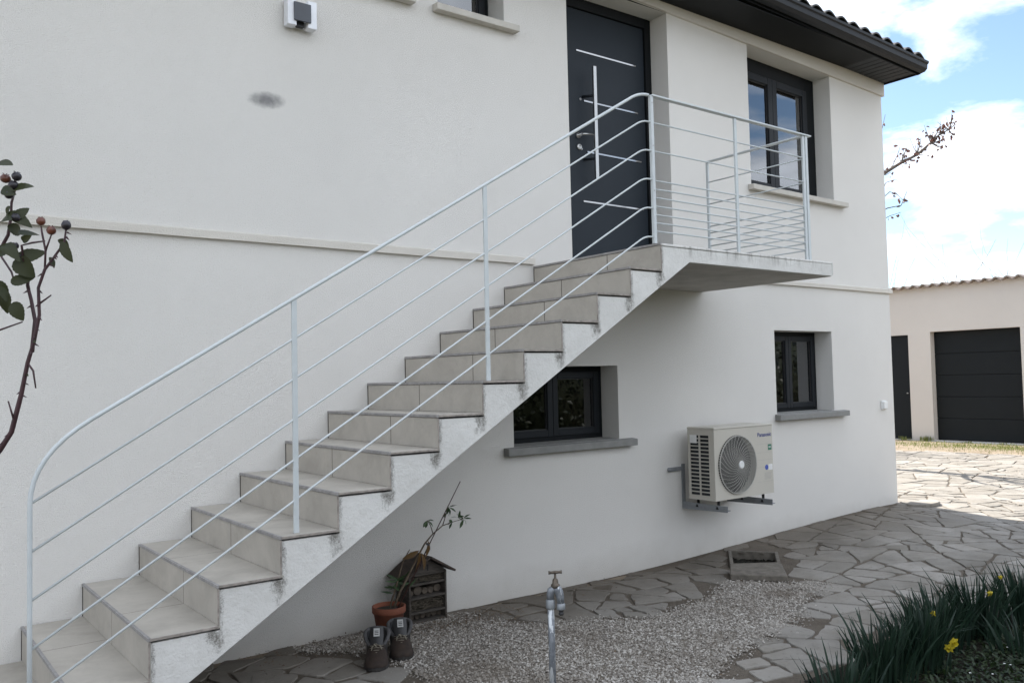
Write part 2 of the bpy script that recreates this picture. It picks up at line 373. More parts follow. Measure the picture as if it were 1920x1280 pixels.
def stuff(o, label=None, cat=None):
    o['kind'] = 'stuff'
    if label: o['label'] = label; o['category'] = cat
    return o
def lettering(name, txt, size, mat, parent, mtx, bold=.0, ext=.0006):
    cu = bpy.data.curves.new(name, 'FONT'); cu.body = txt; cu.size = size; cu.extrude = ext; cu.offset = bold; cu.resolution_u = 3
    t = bpy.data.objects.new('tmp_text', cu); COL.objects.link(t)
    dg = bpy.context.evaluated_depsgraph_get(); me = bpy.data.meshes.new_from_object(t.evaluated_get(dg))
    bpy.data.objects.remove(t); bpy.data.curves.remove(cu)
    o0 = ORG.get(parent.name, (0, 0, 0)); me.transform(Matrix.Translation(-Vector(o0)) @ mtx)
    me.materials.clear(); me.materials.append(mat); me.name = name
    o = bpy.data.objects.new(name, me); COL.objects.link(o); o.parent = parent; ORG[o.name] = o0
    return o
def smooth(t): t = min(max(t, 0), 1); return t*t*(3-2*t)
def zg(x, y):
    z = -.14*(1 - smooth((x-.5)/4.5))
    z += .045*smooth(-y/.35)*(1 - smooth((x-.5)/1.5))*(1-smooth((-y-4)/3))
    z -= .06*smooth(-y/1.3)*smooth((x-3)/2)*(1 - smooth((x-6)/3))*(1-smooth((-y-4)/3))
    return z
def inpoly(x, y, P):
    c = False; j = len(P) - 1
    for i in range(len(P)):
        if (P[i][1] > y) != (P[j][1] > y) and x < (P[j][0]-P[i][0])*(y-P[i][1])/(P[j][1]-P[i][1]) + P[i][0]: c = not c
        j = i
    return c
# ------------------------------------------------------------------ ground
def axis(lo, hi, fine_lo, fine_hi, st):
    a = [lo, lo*.4 + fine_lo*.6]; x = fine_lo
    while x < fine_hi: a.append(x); x += st
    return a + [fine_hi, fine_hi*.6 + hi*.4, hi]
def sheet(name, xs, ys, mat, dz, jit=0):
    mb = MB(); g = {}
    for i, x in enumerate(xs):
        for j, y in enumerate(ys): g[i, j] = mb.pt((x, y, zg(x, y) + dz - (.35 if abs(x-1.98) < .75 and abs(y+.46) < .7 else 0)))
    for i in range(len(xs)-1):
        for j in range(len(ys)-1): mb.face((g[i, j], g[i+1, j], g[i+1, j+1], g[i, j+1]), True)
    return struct(mb.build(name, mat))
sheet('ground', axis(-400, 600, -7, 15, .5), axis(-400, 600, -6, 9, .3), M['ground'], 0)
GRAVEL = [(-1.75, -.03), (-1.1, -.03), (-.9, -.1), (-.86, -.40), (-.8, -.66), (-.66, -.80), (-.35, -.90), (-.1, -1.15), (.62, -1.12), (1.2, -.83), (1.5, -1.17), (1.72, -1.32), (1.0, -1.62), (.55, -1.86), (.1, -1.92), (-.35, -2.05), (-.8, -2.25), (-1.7, -2.6), (-2.1, -2.2), (-1.95, -1.6), (-1.75, -1.2), (-1.72, -.8), (-1.8, -.55), (-2.05, -.30), (-2.0, -.1)]
BED = [(-3.2, -3.6), (-1.3, -2.95), (-.75, -2.72), (-.2, -2.52), (.5, -2.40), (1.2, -2.40), (2.2, -2.52), (3.4, -2.7), (4.6, -3.1), (4.6, -5.0), (-3.2, -5.0)]
PIT = [(1.16, -.82), (1.45, -.58), (2.10, -.07), (2.36, -.50), (1.97, -.80), (1.50, -1.22)]
HOLE = [(1.63, -.51), (2.075, -.145), (2.275, -.47), (1.935, -.735)]
def flat(name, P, mat, dz, st=.12):
    xs = [p[0] for p in P]; ys = [p[1] for p in P]; mb = MB(); g = {}
    nx = int((max(xs)-min(xs))/st)+1; ny = int((max(ys)-min(ys))/st)+1
    for i in range(nx+1):
        for j in range(ny+1): g[i, j] = (min(xs)+i*st, min(ys)+j*st)
    idx = {}
    def v(k):
        if k not in idx: x, y = g[k]; idx[k] = mb.pt((x, y, zg(x, y)+dz))
        return idx[k]
    for i in range(nx):
        for j in range(ny):
            if inpoly(g[i, j][0]+st/2, g[i, j][1]+st/2, P) and not inpoly(g[i, j][0]+st/2, g[i, j][1]+st/2, HOLE): mb.face([v(k) for k in ((i, j), (i+1, j), (i+1, j+1), (i, j+1))], True)
    return struct(mb.build(name, mat))
PAVE = [(-2.6, .02), (-2.3, -.1), (-1.2, -.02), (5.21, 0), (5.21, 6), (10.6, 6), (11.2, 4), (11.6, 2.4), (11.8, .5), (12.2, -2), (12, -3.6), (4.4, -3.6), (3.4, -2.8), (2.2, -2.6), (1.2, -2.48), (.5, -2.48), (-.2, -2.6), (-.75, -2.8), (-1.3, -3.0), (-3.2, -3.7), (-4.6, -3.7), (-4.6, -1.0), (-3.2, -.3)]
lx = axis(-60, 12, -9, 11, .5); ly = [-60, -30, -14, -10, -8, -7, -6, -5.2, -4.9]
sheet('lawn', lx, ly, M['lawn'], .02)
flat('mortar_bed', PAVE, M['mortar'], .004, .05)
flat('gravel_bed', GRAVEL, M['gravelbed'], .009, .06)
flat('flower_bed', BED, M['bed'], .012, .1)
# crazy paving: one Voronoi cell per stone, shrunk by the joint and roughly broken along its edges
def paving():
    rnd = random.Random(11); seeds = []; tr = 0; cell = .5; grid = {}
    mb = MB(); cells = []
    def cut(P, x, y, nx, ny, lim):
        Q = []
        for k in range(len(P)):
            p, q = P[k], P[(k+1) % len(P)]
            dp = (p[0]-x)*nx+(p[1]-y)*ny-lim; dq = (q[0]-x)*nx+(q[1]-y)*ny-lim
            if dp <= 0: Q.append(p)
            if dp*dq < 0: t = dp/(dp-dq); Q.append((p[0]+(q[0]-p[0])*t, p[1]+(q[1]-p[1])*t))
        return Q
    def area(P): return abs(sum(P[i][0]*P[(i+1) % len(P)][1]-P[(i+1) % len(P)][0]*P[i][1] for i in range(len(P))))/2
    def target(x, y):
        t = .075 if (y > -.75 and x < 1.8) else (.05 if x < 1.0 else (.062 if y < .6 else .10))
        return t*rnd.choice((.5, .9, 1.4, 2.0, 2.8))
    def split(P):
        cx = sum(p[0] for p in P)/len(P); cy = sum(p[1] for p in P)/len(P)
        if area(P) < target(cx, cy): cells.append(P); return
        sxx = sum((p[0]-cx)**2 for p in P); syy = sum((p[1]-cy)**2 for p in P); sxy = sum((p[0]-cx)*(p[1]-cy) for p in P)
        an = .5*math.atan2(2*sxy, sxx-syy) + rnd.gauss(0, .30); nx, ny = math.cos(an), math.sin(an); o = rnd.uniform(-.10, .10)*math.sqrt(area(P))
        A, B = cut(P, cx, cy, nx, ny, o), cut(P, cx, cy, -nx, -ny, -o)
        if len(A) < 3 or len(B) < 3: cells.append(P); return
        split(A); split(B)
    # big irregular fields first, then broken down by random straight breaks
    big = [(rnd.uniform(-5, 12.6), rnd.uniform(-4, 6.3)) for i in range(120)]
    for (x, y) in big:
        P = [(x-4, y-4), (x+4, y-4), (x+4, y+4), (x-4, y+4)]
        for (a, b) in big:
            if (a, b) == (x, y) or abs(a-x) > 8 or abs(b-y) > 8: continue
            d = math.hypot(a-x, b-y); P = cut(P, x, y, (a-x)/d, (b-y)/d, d/2)
            if len(P) < 3: break
        if len(P) >= 3: split(P)
    def inset(P, d):
        cx = sum(p[0] for p in P)/len(P); cy = sum(p[1] for p in P)/len(P); Q = P
        for k in range(len(P)):
            p, q = P[k], P[(k+1) % len(P)]; ex, ey = q[0]-p[0], q[1]-p[1]; l = math.hypot(ex, ey)
            if l < 1e-6: continue
            nx, ny = ey/l, -ex/l
            if (cx-p[0])*nx+(cy-p[1])*ny > 0: nx, ny = -nx, -ny
            Q = cut(Q, p[0], p[1], nx, ny, -d*rnd.choice((.6, .8, 1, 1.3)))
            if len(Q) < 3: return []
        return Q
    for P in cells:
        P = inset(P, rnd.uniform(.007, .014))
        if len(P) < 3 or area(P) < .003: continue
        x = sum(p[0] for p in P)/len(P); y = sum(p[1] for p in P)/len(P)
        if not inpoly(x, y, PAVE) or inpoly(x, y, GRAVEL) or inpoly(x, y, BED) or inpoly(x, y, PIT) or any(inpoly(p[0]*(1-t)+q[0]*t, p[1]*(1-t)+q[1]*t, HOLE) for p, q in zip(P, P[1:]+P[:1]) for t in (0, .25, .5, .75)): continue
        Pc = []
        for k in range(len(P)):          # knock the corners off
            p, q, o_ = P[k], P[(k+1) % len(P)], P[k-1]; t1 = min(.3, .022/(math.hypot(q[0]-p[0], q[1]-p[1])+1e-6)); t0 = min(.3, .022/(math.hypot(o_[0]-p[0], o_[1]-p[1])+1e-6))
            Pc += [(p[0]+(o_[0]-p[0])*t0, p[1]+(o_[1]-p[1])*t0), (p[0]+(q[0]-p[0])*t1, p[1]+(q[1]-p[1])*t1)]
        P = Pc; P2 = []
        for k in range(len(P)):
            p, q = P[k], P[(k+1) % len(P)]; d = math.hypot(q[0]-p[0], q[1]-p[1]); n = max(1, int(d/.055))
            for i in range(n):
                t = i/n; j = .005 if i else .010
                j *= 1.5
                P2.append((p[0]+(q[0]-p[0])*t+rnd.uniform(-j, j), p[1]+(q[1]-p[1])*t+rnd.uniform(-j, j)))
        P2 = [p for p in P2 if p[1] < -.012 or p[0] > 5.22 or True]
        if x < 5.3: P2 = [(p[0], min(p[1], -.012)) if (p[0] < 5.215 and y < 0) else p for p in P2]
        h = rnd.uniform(.005, .011); ta, tb = rnd.uniform(-.012, .012), rnd.uniform(-.012, .012)
        cx = sum(p[0] for p in P2)/len(P2); cy = sum(p[1] for p in P2)/len(P2)
        rings = []
        for (sc, hh) in ((1.0, -.02), (1.0, h-.005), (.975, h)):
            rings.append([(cx+(p[0]-cx)*sc, cy+(p[1]-cy)*sc, zg(cx+(p[0]-cx)*sc, cy+(p[1]-cy)*sc)+hh+.004+(p[0]-cx)*ta+(p[1]-cy)*tb) for p in P2])
        R_ = [[mb.pt(p) for p in rg] for rg in rings]; n = len(P2)
        for A, B in zip(R_, R_[1:]):
            for k in range(n): mb.face((A[k], A[(k+1) % n], B[(k+1) % n], B[k]))
        mb.face(R_[-1])
    return struct(mb.build('paving', M['stone']))
paving()
def gravel():
    rnd = random.Random(5); mb = MB(); n = 0
    base = [(1, 0, 0), (-.5, .87, 0), (-.5, -.87, 0), (0, 0, 1), (.5, .87, .2), (.0, 0, -1)]
    F = ((0, 4, 3), (4, 1, 3), (1, 2, 3), (2, 0, 3), (4, 0, 5), (1, 4, 5), (2, 1, 5), (0, 2, 5))
    while n < 52000:
        x = rnd.uniform(-2.6, 1.8); y = rnd.uniform(-2.7, 0)
        spill = rnd.random() < .03
        if not inpoly(x + (rnd.gauss(0, .05)), y + rnd.gauss(0, .05), GRAVEL): continue
        if y > -.03 and x < 5: continue
        if x > -.75 and y < -2.45: continue
        r = rnd.choice((.0032, .004, .005, .006, .0085))*rnd.uniform(.85, 1.2); a = rnd.uniform(0, 6.28); ca, sa = math.cos(a), math.sin(a)
        sx, sy, sz = rnd.uniform(.8, 1.5), rnd.uniform(.7, 1.1), rnd.uniform(.5, .95); z0 = zg(x, y) + .010 + r*rnd.uniform(.1, .8)
        tx, ty = rnd.uniform(-.5, .5), rnd.uniform(-.5, .5)
        idx = []
        for (bx, by, bz) in base:
            px_, py_, pz_ = bx*sx*r*rnd.uniform(.8, 1.2), by*sy*r*rnd.uniform(.8, 1.2), bz*sz*r
            idx.append(mb.pt((x + px_*ca - py_*sa, y + px_*sa + py_*ca, z0 + pz_ + px_*tx + py_*ty)))
        for f in F: mb.face([idx[i] for i in f])
        n += 1
    return stuff(mb.build('gravel', M['gravel']), 'pale crushed gravel patch between the paving stones', 'gravel')
gravel()
# ------------------------------------------------------------------ house
HX0, HX1, HD = -8.0, 5.207, 8.0
house = thing('house', 'cream rendered two-storey house with dark grey door, windows and eaves', 'house', (HX1, 0, 0))
ZTOP = 4.86; FR = 4.715       # soffit level, underside of the frieze
OP = dict(w2=(-.23, .872, .985, 1.592), w1=(3.03, 4.02, 1.095, 1.925), wU=(2.75, 4.165, 3.33, FR), wS=(-.84, -.236, 4.22, FR), wL=(-1.82, -1.15, 4.22, FR), door=(.405, 1.605, ZT, FR))
DEP = .20
def front_wall():
    mb = MB()
    xs = sorted({HX0, HX1} | {v for o in OP.values() for v in o[:2]}); zs = sorted({-.4, FR, ZTOP+.25} | {v for o in OP.values() for v in o[2:]})
    for i in range(len(xs)-1):
        for j in range(len(zs)-1):
            xm, zm = (xs[i]+xs[i+1])/2, (zs[j]+zs[j+1])/2
            if any(o[0] < xm < o[1] and o[2] < zm < o[3] for o in OP.values()): continue
            mb.poly([(xs[i], 0, zs[j]), (xs[i+1], 0, zs[j]), (xs[i+1], 0, zs[j+1]), (xs[i], 0, zs[j+1])])
    for (a, b, c, d) in OP.values():
        D = DEP + .08
        mb.poly([(a, 0, c), (a, D, c), (a, D, d), (a, 0, d)]); mb.poly([(b, 0, c), (b, 0, d), (b, D, d), (b, D, c)])
        mb.poly([(a, 0, d), (a, D, d), (b, D, d), (b, 0, d)]); mb.poly([(a, 0, c), (b, 0, c), (b, D, c), (a, D, c)])
    return mb
fwm = front_wall()
# gable end, back and far side close the volume
rz = lambda y: ZTOP + .25 + (min(y, HD-y))*.30
fwm.poly([(HX1, 0, -.4), (HX1, HD, -.4), (HX1, HD, ZTOP+.25), (HX1, HD/2, rz(HD/2)), (HX1, 0, ZTOP+.25)])
fwm.poly([(HX0, 0, -.4), (HX0, HD, -.4), (HX0, HD, ZTOP+.25), (HX0, HD/2, rz(HD/2)), (HX0, 0, ZTOP+.25)])
fwm.poly([(HX0, HD, -.4), (HX1, HD, -.4), (HX1, HD, ZTOP+.25), (HX0, HD, ZTOP+.25)])
def weld_build(mb, name, mat, parent, fn=None):
    o = mb.build(name, mat, parent, fn=fn); bm = bmesh.new(); bm.from_mesh(o.data); bmesh.ops.remove_doubles(bm, verts=bm.verts, dist=.0005); bm.to_mesh(o.data); bm.free(); return o
# the long front is cut finely enough for the sheared upper storey to stay smooth
weld_build(fwm, 'wall', M['stucco'], house, warp)
# interior floors keep the rooms dark
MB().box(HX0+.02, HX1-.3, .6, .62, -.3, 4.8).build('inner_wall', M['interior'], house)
fl = MB()
for zf in (2.2, ):
    fl.box(HX0+.05, HX1-.05, .3, .6, zf, zf+.1)
fl.build('floor_slab', M['interior'], house)
# string course and frieze
def strip(z0, z1, p, x0, x1, seg=.5):
    mb = MB(); n = max(1, int((x1-x0)/seg)); A = []
    for i in range(n+1):
        x = x0 + (x1-x0)*i/n; j = lambda: random.uniform(-.002, .002)
        A.append([mb.pt(q) for q in ((x, .002, z0), (x, -p, z0+j()), (x, -p+j(), z1-.006), (x, -p+.012, z1+j()), (x, .002, z1+.008))])
    for a, b in zip(A, A[1:]):
        for k in range(4): mb.face((a[k], b[k], b[k+1], a[k+1]))
    mb.face(A[0]); mb.face(A[-1][::-1]); return mb
strip(2.380, 2.432, .028, HX0, -.003, .25).build('string_course', M['band'], house)
strip(2.380, 2.424, .028, 1.99, HX1+.028, .25).build('string_course', M['band'], house)
MB().box(HX1+.001, HX1+.028, .003, HD, 2.38, 2.43).build('string_course', M['band'], house)
fz = MB()
n = 30
for i in range(n):
    a = HX0 + (HX1+.03-HX0)*i/n; b = HX0 + (HX1+.03-HX0)*(i+1)/n
    fz.poly([(a, -.026, FR), (b, -.026, FR), (b, -.026, ZTOP+.02), (a, -.026, ZTOP+.02)]); fz.poly([(a, .0, FR), (b, .0, FR), (b, -.026, FR), (a, -.026, FR)])
fz.poly([(HX1+.03, -.026, FR), (HX1+.03, HD, FR), (HX1+.03, HD, ZTOP+.02), (HX1+.03, -.026, ZTOP+.02)]); fz.poly([(HX1, -.026, FR), (HX1+.03, -.026, FR), (HX1+.03, HD, FR), (HX1, HD, FR)])
weld_build(fz, 'frieze', M['band'], house, warp)
# eaves: boarded soffit, fascia, gutter, tiled roof
EY = -.42; n = 100
sf = MB(); xr = HX1 + .015; bw = .1
x = HX0
while x < xr - .001:
    b = min(x + bw, xr)
    sf.box(x+.006, b-.006, EY, -.028, ZTOP, ZTOP+.016); x = b
sf.build('soffit', M['soffit'], house, fn=warp)
MB().box(HX0, xr, EY, .2, ZTOP+.020, ZTOP+.026).build('soffit_backing', M['anth_dark'], house, fn=warp)
g = MB(); prof = [(-.425, -.015), (-.425, .125), (-.432, .125), (-.432, .012), (-.455, -.004), (-.50, .004), (-.528, .03), (-.532, .075), (-.548, .085), (-.55, .108), (-.541, .108), (-.541, .094), (-.524, .084), (-.52, .035), (-.495, .014), (-.458, .006), (-.442, .02), (-.442, .13), (-.420, .13), (-.420, -.015)]
xx = [HX0 + (HX1+.045-HX0)*i/40 for i in range(41)]
rings = [[(x, y, ZTOP+z) for (y, z) in prof] for x in xx]
g.loft(rings, True, True, False); g.build('gutter', M['anth'], house, fn=warp)
MB().box(HX1+.03, HX1+.045, -.45, HD+.1, ZTOP-.01, ZTOP+.14).build('verge_board', M['anth'], house, fn=lambda v: warp((v[0], v[1], v[2] + max(0, min(v[1], HD-v[1]))*.30)))
rt_ = MB(); per = .215; NX = int((HX1+.05-HX0)/per)
for side in (0, 1):
    rows = 13; sl_ = .335
    for r in range(rows):
        A = []
        for e in (0, 1):
            yy = -.50 + (r + e)*sl_; zz = ZTOP + .132 + (yy+.5)*.30 + (.018 if e == 0 else -.004)
            if yy > HD/2: yy = HD/2; zz = ZTOP+.132+(yy+.5)*.30
            ya = yy if side == 0 else HD - yy
            row = []
            for i in range(NX*8+1):
                x = HX1+.05 - i*per/8; ph = (i % 8)/8
                h = .052*abs(math.sin(math.pi*ph)) if True else 0
                row.append((x, ya, zz+h))
            A.append(row)
        rt_.loft(A, False, False, False)
        if r == 0:
            lo = [(p[0], p[1]+.0, p[2]-.016) for p in A[0]]; rt_.loft([A[0], lo], False, False, False); lo2 = [(p[0], p[1]+.3, p[2]+.075) for p in lo]; rt_.loft([lo, lo2], False, False, False)
roof = rt_.build('roof', M['rooftile'], house, fn=warp)
roof['label'] = 'dark grey wavy tile roof'
# windows
def window(key, sashes, sill, framew=.055, sash=.055, top=0.0, right=0.0, curtain=False):
    a, b, c, d = OP[key]; y0 = DEP; wr = MB()
    def rect(mb, x0, x1, z0, z1, t, ya, yb, tt=None, tr=None, tb=None):
        tt = t if tt is None else tt; tr = t if tr is None else tr; tb = t if tb is None else tb
        mb.box(x0, x0+t, ya, yb, z0, z1); mb.box(x1-tr, x1, ya, yb, z0, z1); mb.box(x0+t, x1-tr, ya, yb, z0, z0+tb); mb.box(x0+t, x1-tr, ya, yb, z1-tt, z1)
    rect(wr, a+.001, b-.001, c+.001, d-.001, framew, y0, y0+.07, framew+top, framew+right)
    fn = warp
    win = wr.build('window', M['anth_dark'], house, .003, fn)
    x0, x1 = a+framew, b-framew-right; z0, z1 = c+framew, d-framew-top; ov = .012
    sw = (x1-x0)/sashes
    for i in range(sashes):
        m = MB(); l, r_ = x0+sw*i-(ov if i == 0 else 0)+.001, x0+sw*(i+1)+(ov if i == sashes-1 else 0)-.001
        rect(m, l, r_, z0-ov, z1+ov, sash, y0-.012, y0+.045)
        m.build('sash', M['anth'], win, .004, fn)
        MB().box(l+sash-.004, r_-sash+.004, y0+.014, y0+.018, z0-ov+sash-.004, z1+ov-sash+.004).build('pane', M['glass'], win, fn=fn)
        gk = MB(); rect(gk, l+sash-.001, r_-sash+.001, z0-ov+sash-.001, z1+ov-sash+.001, .008, y0+.004, y0+.0135); gk.build('gasket', M['black'], win, fn=fn)
    sx0, sx1, sz, sh, mt = sill
    sm = MB(); sm.prism([(-.075, sz), (-.075, sz+sh-.008), (y0-.002, sz+sh+.010), (y0-.002, sz)], lambda p, t: (sx0 if not t else sx1, p[0], p[1]) if p[0] < -.01 or True else None)
    # the sill is a slab in the opening with its nose standing proud of the wall
    sm = MB()
    sm.prism([(-.07, sz), (-.07, sz+sh-.006), (-.002, sz+sh), (-.002, sz)], lambda p, t: ((sx0, sx1)[t], p[0], p[1]))
    sm.prism([(-.002, sz+sh-.02), (-.002, sz+sh), (y0-.003, sz+sh+.008), (y0-.003, sz+sh-.02)], lambda p, t: ((a+.002, b-.002)[t], p[0], p[1]))
    sm.build('sill', mt, win, .003, fn)
    return win
window('w2', 2, (-.33, 1.02, .925, .06, M['sill']))
window('w1', 2, (2.995, 4.20, 1.035, .06, M['sill']), .055, .05)
window('wU', 2, (2.70, 4.335, 3.278, .055, M['sill_light']), .06, .075, top=.10, right=.10)
window('wS', 1, (-.885, -.135, 4.166, .055, M['sill_light']))
window('wL', 1, (-1.87, -1.06, 4.166, .055, M['sill_light']))
cu = MB(); cu.loft([[(2.8+i*.02, .36+.012*math.sin(i*.9), z) for i in range(68)] for z in (3.36, 4.68)], False, False)
cu.build('curtain', M['curtain'], house)
# front door
a, b, c, d = OP['door']; y0 = DEP
dm = MB(); dm.box(a+.001, a+.07, y0, y0+.07, c+.013, d-.001); dm.box(b-.075, b-.001, y0, y0+.07, c+.013, d-.001); dm.box(a+.07, b-.075, y0, y0+.07, d-.09, d-.001)
door = dm.build('front_door', M['anth_dark'], house, .003, warp)
MB().box(a+.072, b-.077, y0+.022, y0+.075, c+.022, d-.092).build('door_leaf', M['doorleaf'], door, .003, warp)
MB().box(a+.072, b-.077, y0+.004, y0+.075, c+.013, c+.021).build('threshold', M['steel'], door)
for k, (za, x0, x1) in enumerate(((4.262, .70, 1.42), (3.842, .775, 1.43), (3.412, .80, 1.455), (2.99, .74, 1.47))):
    MB().box(x0, x1, y0+.016, y0+.0215, za-.0065, za+.0065).build('inlay', M['inlay'], door, fn=warp)
for z in (3.85, 3.43): MB().lathe([(.011, 0), (.011, .005)], (.735, y0+.0215, z), (0, -1, 0), 12).build('stud', M['steel'], door, fn=warp)
ph = MB().box(.80, .834, y0-.088, y0-.062, 3.165, 4.115); ph = ph.build('pull_handle', M['steel'], door, .004, warp)
for z in (3.905, 3.36): MB().tube([(.817, y0-.062, z), (.80, y0-.03, z), (.76, y0+.022, z)], .011, 10).build('handle_bracket', M['anth'], ph)
lv = MB().lathe([(.025, 0), (.025, .008), (.012, .010), (.011, .05)], (.70, y0+.0215, 3.56), (0, -1, 0), 18)
lv.tube([(.70, y0-.025, 3.56), (.715, y0-.034, 3.562), (.76, y0-.036, 3.568), (.825, y0-.034, 3.575)], [.010, .010, .009, .008], 10)
lv.build('lever_handle', M['steel'], door)
MB().lathe([(.028, 0), (.028, .006), (.022, .012), (.010, .0125), (.009, .009)], (.708, y0+.0215, 3.462), (0, -1, 0), 20).build('lock_cylinder', M['steel'], door)
# ------------------------------------------------------------------ staircase
stairs = thing('staircase', 'straight concrete staircase with beige tiled steps up to the front door', 'staircase', (-1.8, -WS/2, -.1))
NS = 14
sb = MB()
top = []                              # sawtooth under the tiles
for k in range(NS):                   # nosing k at x=-k t, height zT-k r
    top += [(-k*T_+.010, ZT-k*RS-.022), (-k*T_+.010, ZT-(k+1)*RS-.022)]
top = top[:-1]
under = [(-3.80, -.2), (-3.55, -.16), (.283, 2.258), (1.97, 2.262)]
outline = [(1.97, ZT-.018), (.3, ZT-.022)] + top + [(-13*T_+.010, -.2)] 
# side outline: landing, saw teeth down to the ground, then the straight flight underside back up
low = [(-3.52, -.2), (-3.40, -.005)]
OUT = outline + low + [(.283, 2.258), (1.965, 2.258)]
OUT[0] = (1.965, ZT-.018)
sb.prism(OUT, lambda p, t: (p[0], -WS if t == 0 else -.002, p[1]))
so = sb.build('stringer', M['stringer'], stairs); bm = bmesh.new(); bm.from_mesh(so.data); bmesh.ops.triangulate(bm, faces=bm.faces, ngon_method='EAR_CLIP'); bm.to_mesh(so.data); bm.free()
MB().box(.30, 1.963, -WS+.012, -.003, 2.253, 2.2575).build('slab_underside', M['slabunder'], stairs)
lip = MB().box(.008, 1.967, -WS-.001, -WS+.0335, ZT-.0175, ZT-.001); lip.box(1.9672, 1.985, -WS-.001, -.003, ZT-.10, ZT-.001); lip.build('landing_edge', M['stringer'], stairs, .004)
# landing and ground step tiles
def tiles_top(x0, x1, y0, y1, z, name, cuts):
    mb = MB(); ys = [y0] + cuts + [y1]
    for i in range(len(ys)-1): mb.box(x0, x1, ys[i]+.0026, ys[i+1]-.0026, z-.012, z)
    return mb.build(name, M['tile'], stairs, .0012)
for k in range(NS):
    z = ZT - k*RS; x0 = -k*T_; x1 = x0 + T_ + .004 if k else 1.965
    if k == NS-1: x0 -= .9
    off = .62 if k % 2 else .42
    cuts = [-WS*off]
    if k == 0:
        t = MB(); xs = [0.006, .5, 1.0, 1.5, 1.967]
        for i in range(4):
            for (ya, yb) in ((-WS+.035, -.70), (-.70, -.003)): t.box(xs[i]+.0015, xs[i+1]-.0015, ya+.0015, yb-.0015, z-.012, z)
        tr = t.build('tread', M['tile'], stairs, .0012)
    else:
        tr = tiles_top(x0+.006, x1+.008, -WS-.006, -.003, z, 'tread', cuts)
        MB().box(x0+.012, x1, cuts[0]-.0024, cuts[0]+.0024, z-.011, z-.0006).build('tile_joint', M['grout'], tr)
    # grey quarter-round nosing profile along the front edge, thin profile along the open side
    nb_ = MB().box(x0-.005, x0+.0045, -WS-.008, -.003, z-.013, z+.0015); nb_.box(x0+.0045, x0+.009, -WS-.0045, -.003, z+.0002, z+.0014)
    nb_.build('nosing_trim', M['trim'], tr, .003)
    MB().box(x0+.004, x1-.002, -WS-.0095, -WS-.0062, z-.0115, z-.001).build('edge_trim', M['edge'], tr) if k else None
    if k < NS-1:
        zb = ZT-(k+1)*RS; rm = MB(); ys = [-WS-.004] + [-WS*off2 for off2 in ((.5,) if k % 2 else (.62,))] + [-.003]
        for i in range(len(ys)-1): rm.box(x0+.0005, x0+.0095, ys[i]+.0033, ys[i+1]-.0033, zb+.001, z-.0155)
        jy = ys[1]; rm2 = MB().box(x0+.0012, x0+.0094, jy-.0031, jy+.0031, zb+.002, z-.016)
        ri = rm.build('riser', M['tile'], stairs, .001)
        MB().box(x0-.002, x0+.004, -WS-.0085, -WS-.0045, zb+.001, z-.0155).build('edge_trim', M['edge'], ri)
        rm2.build('tile_joint', M['grout'], ri)
        MB().box(x0-.003, x0+.0098, -.0028, -.0005, zb+.001, z-.0155).build('wall_joint', M['grout'], ri)
# ------------------------------------------------------------------ railing
RY = -1.28
rail = thing('stair_railing', 'pale grey steel railing with thin sloping rails along the open stair side', 'railing', (-1.37, RY, 1.49))
zh = lambda x: 2.594 + .602*(x + 1.372)
def bez(p0, p1, p2, n=8): return [tuple((1-t)**2*a + 2*t*(1-t)*b_ + t*t*c_ for a, b_, c_ in zip(p0, p1, p2)) for t in [i/n for i in range(n+1)]]
XL = -3.629; ZL = 3.357
hr = [(XL, RY, .092), (XL, RY, .6)] + bez((XL, RY, 1.04), (XL, RY, zh(XL)), (-3.40, RY, zh(-3.40))) + [(-2.5, RY, zh(-2.5)), (-1.2, RY, zh(-1.2))] + bez((-.17, RY, zh(-.17)), (-.095, RY, ZL), (-.02, RY, ZL), 5)
MB().tube(hr, .0096, 12).build('handrail', M['rail'], rail)
for (xp, zb) in ((-1.372, ZT-5*RS), (-2.513, ZT-9*RS)): MB().box(xp-.013, xp+.013, RY-.006, RY+.006, zb, zh(xp)-.004).build('post', M['rail'], rail, .0015)
po = MB().box(-.012, .014, RY-.012, RY+.012, ZT, ZL-.002); po = po.build('post', M['rail'], rail, .002)
for z in (ZL-.05, 3.02, 2.72): MB().lathe([(.006, 0), (.006, .003)], (.001, RY-.012, z), (0, -1, 0), 10).build('bolt', M['steel'], po)
for i in range(1, 6):
    z = lambda x: zh(x) - .1915*i
    zl = ZL - .1915*i + .012
    xk = -1.372 + (zl + .1915*i - 2.594)/.602
    MB().tube([(XL, RY, z(XL)), (-2.5, RY, z(-2.5)), (-1.2, RY, z(-1.2))] + bez((xk-.05, RY, z(xk-.05)), (xk, RY, zl), (xk+.05, RY, zl), 4) + [(0, RY, zl)], .0057, 8).build('rail', M['rail'], rail)
# balcony railing
bal = thing('landing_railing', 'pale grey railing with nine level bars round the landing slab', 'railing', (.85, RY, ZT))
XR = 1.735
MB().box(.0, XR+.06, RY-.02, RY+.02, ZL-.006, ZL+.006).build('handrail', M['rail'], bal, .002)
MB().box(XR-.02, XR+.02, RY+.0205, -.30, ZL-.006, ZL+.006).build('handrail', M['rail'], bal, .002)
MB().box(.858, .884, RY-.008, RY+.008, ZT, ZL-.007).build('post', M['rail'], bal, .0015)
MB().box(XR-.045, XR-.017, RY-.008, RY+.008, ZT, ZL-.007).build('post', M['rail'], bal, .0015)
MB().box(XR-.012, XR+.016, RY-.012, RY+.012, ZT, ZL-.007).build('post', M['rail'], bal, .0015)
MB().box(XR-.008, XR+.008, -.315, -.290, ZT, ZL-.007).build('post', M['rail'], bal, .0015)
offs = (.18, .371, .568, .625, .682, .739, .796, .85, .906)
